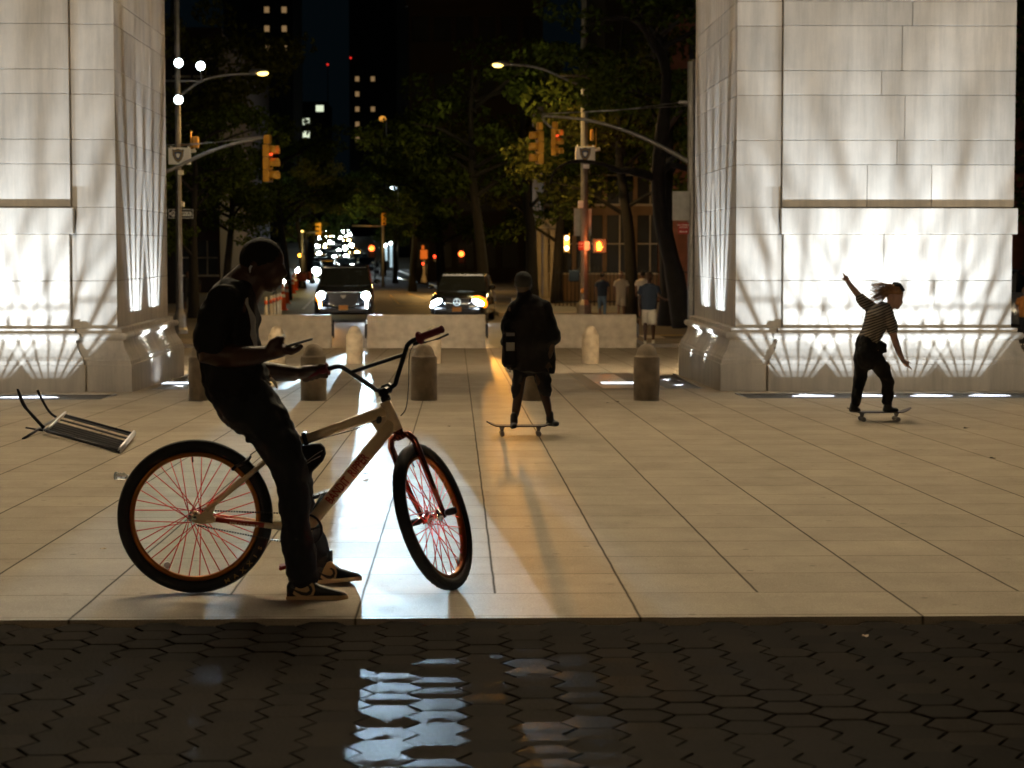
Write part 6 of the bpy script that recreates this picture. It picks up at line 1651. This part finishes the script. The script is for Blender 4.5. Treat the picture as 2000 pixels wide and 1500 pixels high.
mb = MB(); mb.b2(xh(1000, 90.6), xh(1086, 90.6), 90.2, 91.6, STREET, STREET + .35, .02); mb.b2(xh(1046, 90.6), xh(1086, 90.6), 90.6, 91.6, STREET + 3.36, STREET + 3.8, .02); mb.build('steps', 'pale_stone', ph_)
point('porch_lamp', P(1045, 490, 88.5), 60, SODIUM, .15); point('house_lamp', P(1215, 440, 87), 90, SODIUM, .2)
# iron fence in front of the houses
t = thing('iron_fence', 'black iron railing in front of the houses on the right', 'fence', (xh(1200, 86), 86, STREET)); mb = MB(); x = xh(1085, 86)
while x < xh(1345, 86): mb.tube([(x, 86, STREET + .1), (x, 86, STREET + 1.75)], [.02, .012], 5); x += .16
mb.b2(xh(1085, 86), xh(1345, 86), 85.98, 86.02, STREET + 1.5, STREET + 1.55); mb.b2(xh(1085, 86), xh(1345, 86), 85.98, 86.02, STREET + .3, STREET + .35); mb.build('railing', 'iron', t)
t = thing('shop_kiosk', 'bluish lit newspaper box behind the railing left of the jeans walker', 'kiosk', (xh(1121, 84), 84, STREET)); mb = MB(); box_at(mb, 1121, 539, 84, 20, 22, .5, .03); mb.build('box', 'navy', t)
# pale stall in the light on the left of the far pavement and shop glow on the right
t = thing('lit_shop_front', 'pale bluish lit shop corner on the right of the far traffic', 'shop', (xh(757, 200), 200, STREET))
N('shop_glow', (.3, .35, .4), .6, emit=(.65, .9, 1.0), estr=.5)
mb = MB(); box_at(mb, 753, 492, 200, 7, 34, .5); box_at(mb, 764, 500, 200, 5, 44, .5); mb.build('lit_panel', 'shop_glow', t)
mb = MB(); mb.ball(P(751, 478, 199), .22, 8, 6); mb.ball(P(763, 475, 199), .14, 8, 6); mb.build('lamp', 'lamp_globe', t)
N('kerb_highlight', (.5, .55, .6), .4)
mb = MB(); mb.tube([P(768, 538, 178), P(785, 545, 160), P(806, 550, 148)], .08, 6); t = mb.build('lit_kerb_line', 'kerb_highlight'); tag(t, 'pale line painting the lit kerb edge at the right of the far roadway', 'kerb')  # pale tube stands in for light falling on the kerb edge
mb = MB(); mb.ball(P(807, 551, 147), (.25, .2, .12), 10, 6); t = thing('ground_lamp', 'small bluish lamp on the ground at the end of the gleaming kerb', 'lamp', P(807, 553, 147)); mb.build('lamp_glass', 'shop_glow', t)
# avenue walls: rows of buildings on both sides and the towers behind
def tower(label, pxa, pxb, Y, top_py, lit, m_, storeys=None, bays=None, ww=1.0, wh=1.2):
    x0, x1 = xh(pxa, Y), xh(pxb, Y); zb = gz(Y); H_ = P(1000, top_py, Y).z - zb
    st = storeys or max(3, int(H_ / 3.6)); by = bays or max(2, int((x1 - x0) / 3.4))
    L_ = set(); sh = H_ / st; sw = (x1 - x0) / by
    for px, py in lit:
        q = P(px, py, Y); L_.add((max(0, min(st - 1, int((q.z - zb) / sh))), max(0, min(by - 1, int((q.x - x0) / sw)))))
    t = house('tower_block', label, 'building', x0, x1, Y, 25, H_, 'tower_wall', zb, st, by, ww, wh, lit=L_, lit_m=m_, sill=1.0)
    return t
tower('tall dark tower at upper left with a cluster of pale lit windows', 440, 575, 420, -260, ((521, 22), (541, 30), (548, 45), (556, 45), (537, 50), (543, 50), (530, 55), (555, 62), (518, 80), (556, 80), (546, 0)), 'win_warm')
tower('tall dark tower right of the avenue with scattered warm lit windows', 684, 775, 520, -40, ((688, 178), (712, 165), (724, 155), (710, 202), (694, 220), (700, 224), (683, 252), (710, 268), (697, 275), (709, 278), (685, 190), (720, 205)), 'win_warm')
tower('dark block on the upper right behind the trees', 776, 900, 300, -200, ((806, 8),), 'win_pale')
tower('low dark block left of the avenue with greenish lit windows', 585, 640, 600, 200, ((604, 230), (606, 243), (614, 206), (592, 258)), 'win_pale', ww=2.2, wh=1.8)
tower('dark block above the right mast arm', 1180, 1345, 130, -120, ((1296, 55),), 'win_orange')
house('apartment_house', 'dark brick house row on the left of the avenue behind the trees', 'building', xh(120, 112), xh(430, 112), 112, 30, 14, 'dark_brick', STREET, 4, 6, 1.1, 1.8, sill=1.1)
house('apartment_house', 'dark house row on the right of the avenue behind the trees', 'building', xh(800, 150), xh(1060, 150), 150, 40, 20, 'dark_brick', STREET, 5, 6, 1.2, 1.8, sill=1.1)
for px, py in ((640, 126), (685, 113)):
    t = thing('roof_beacon', 'red beacon light high above the avenue, ' + ('left one of two' if px == 640 else 'right one of two'), 'lamp', P(px, py, 519)); mb = MB(); mb.ball(P(px, py, 519), .24, 8, 6); mb.build('lamp_glass', 'beacon_red', t)
    mb = MB(); q = P(px, py, 519); mb.tube([(q.x, 519.3, gz(519)), (q.x, 519.3, q.z)], [.3, .1], 5); mb.build('antenna_mast', 'iron', t)
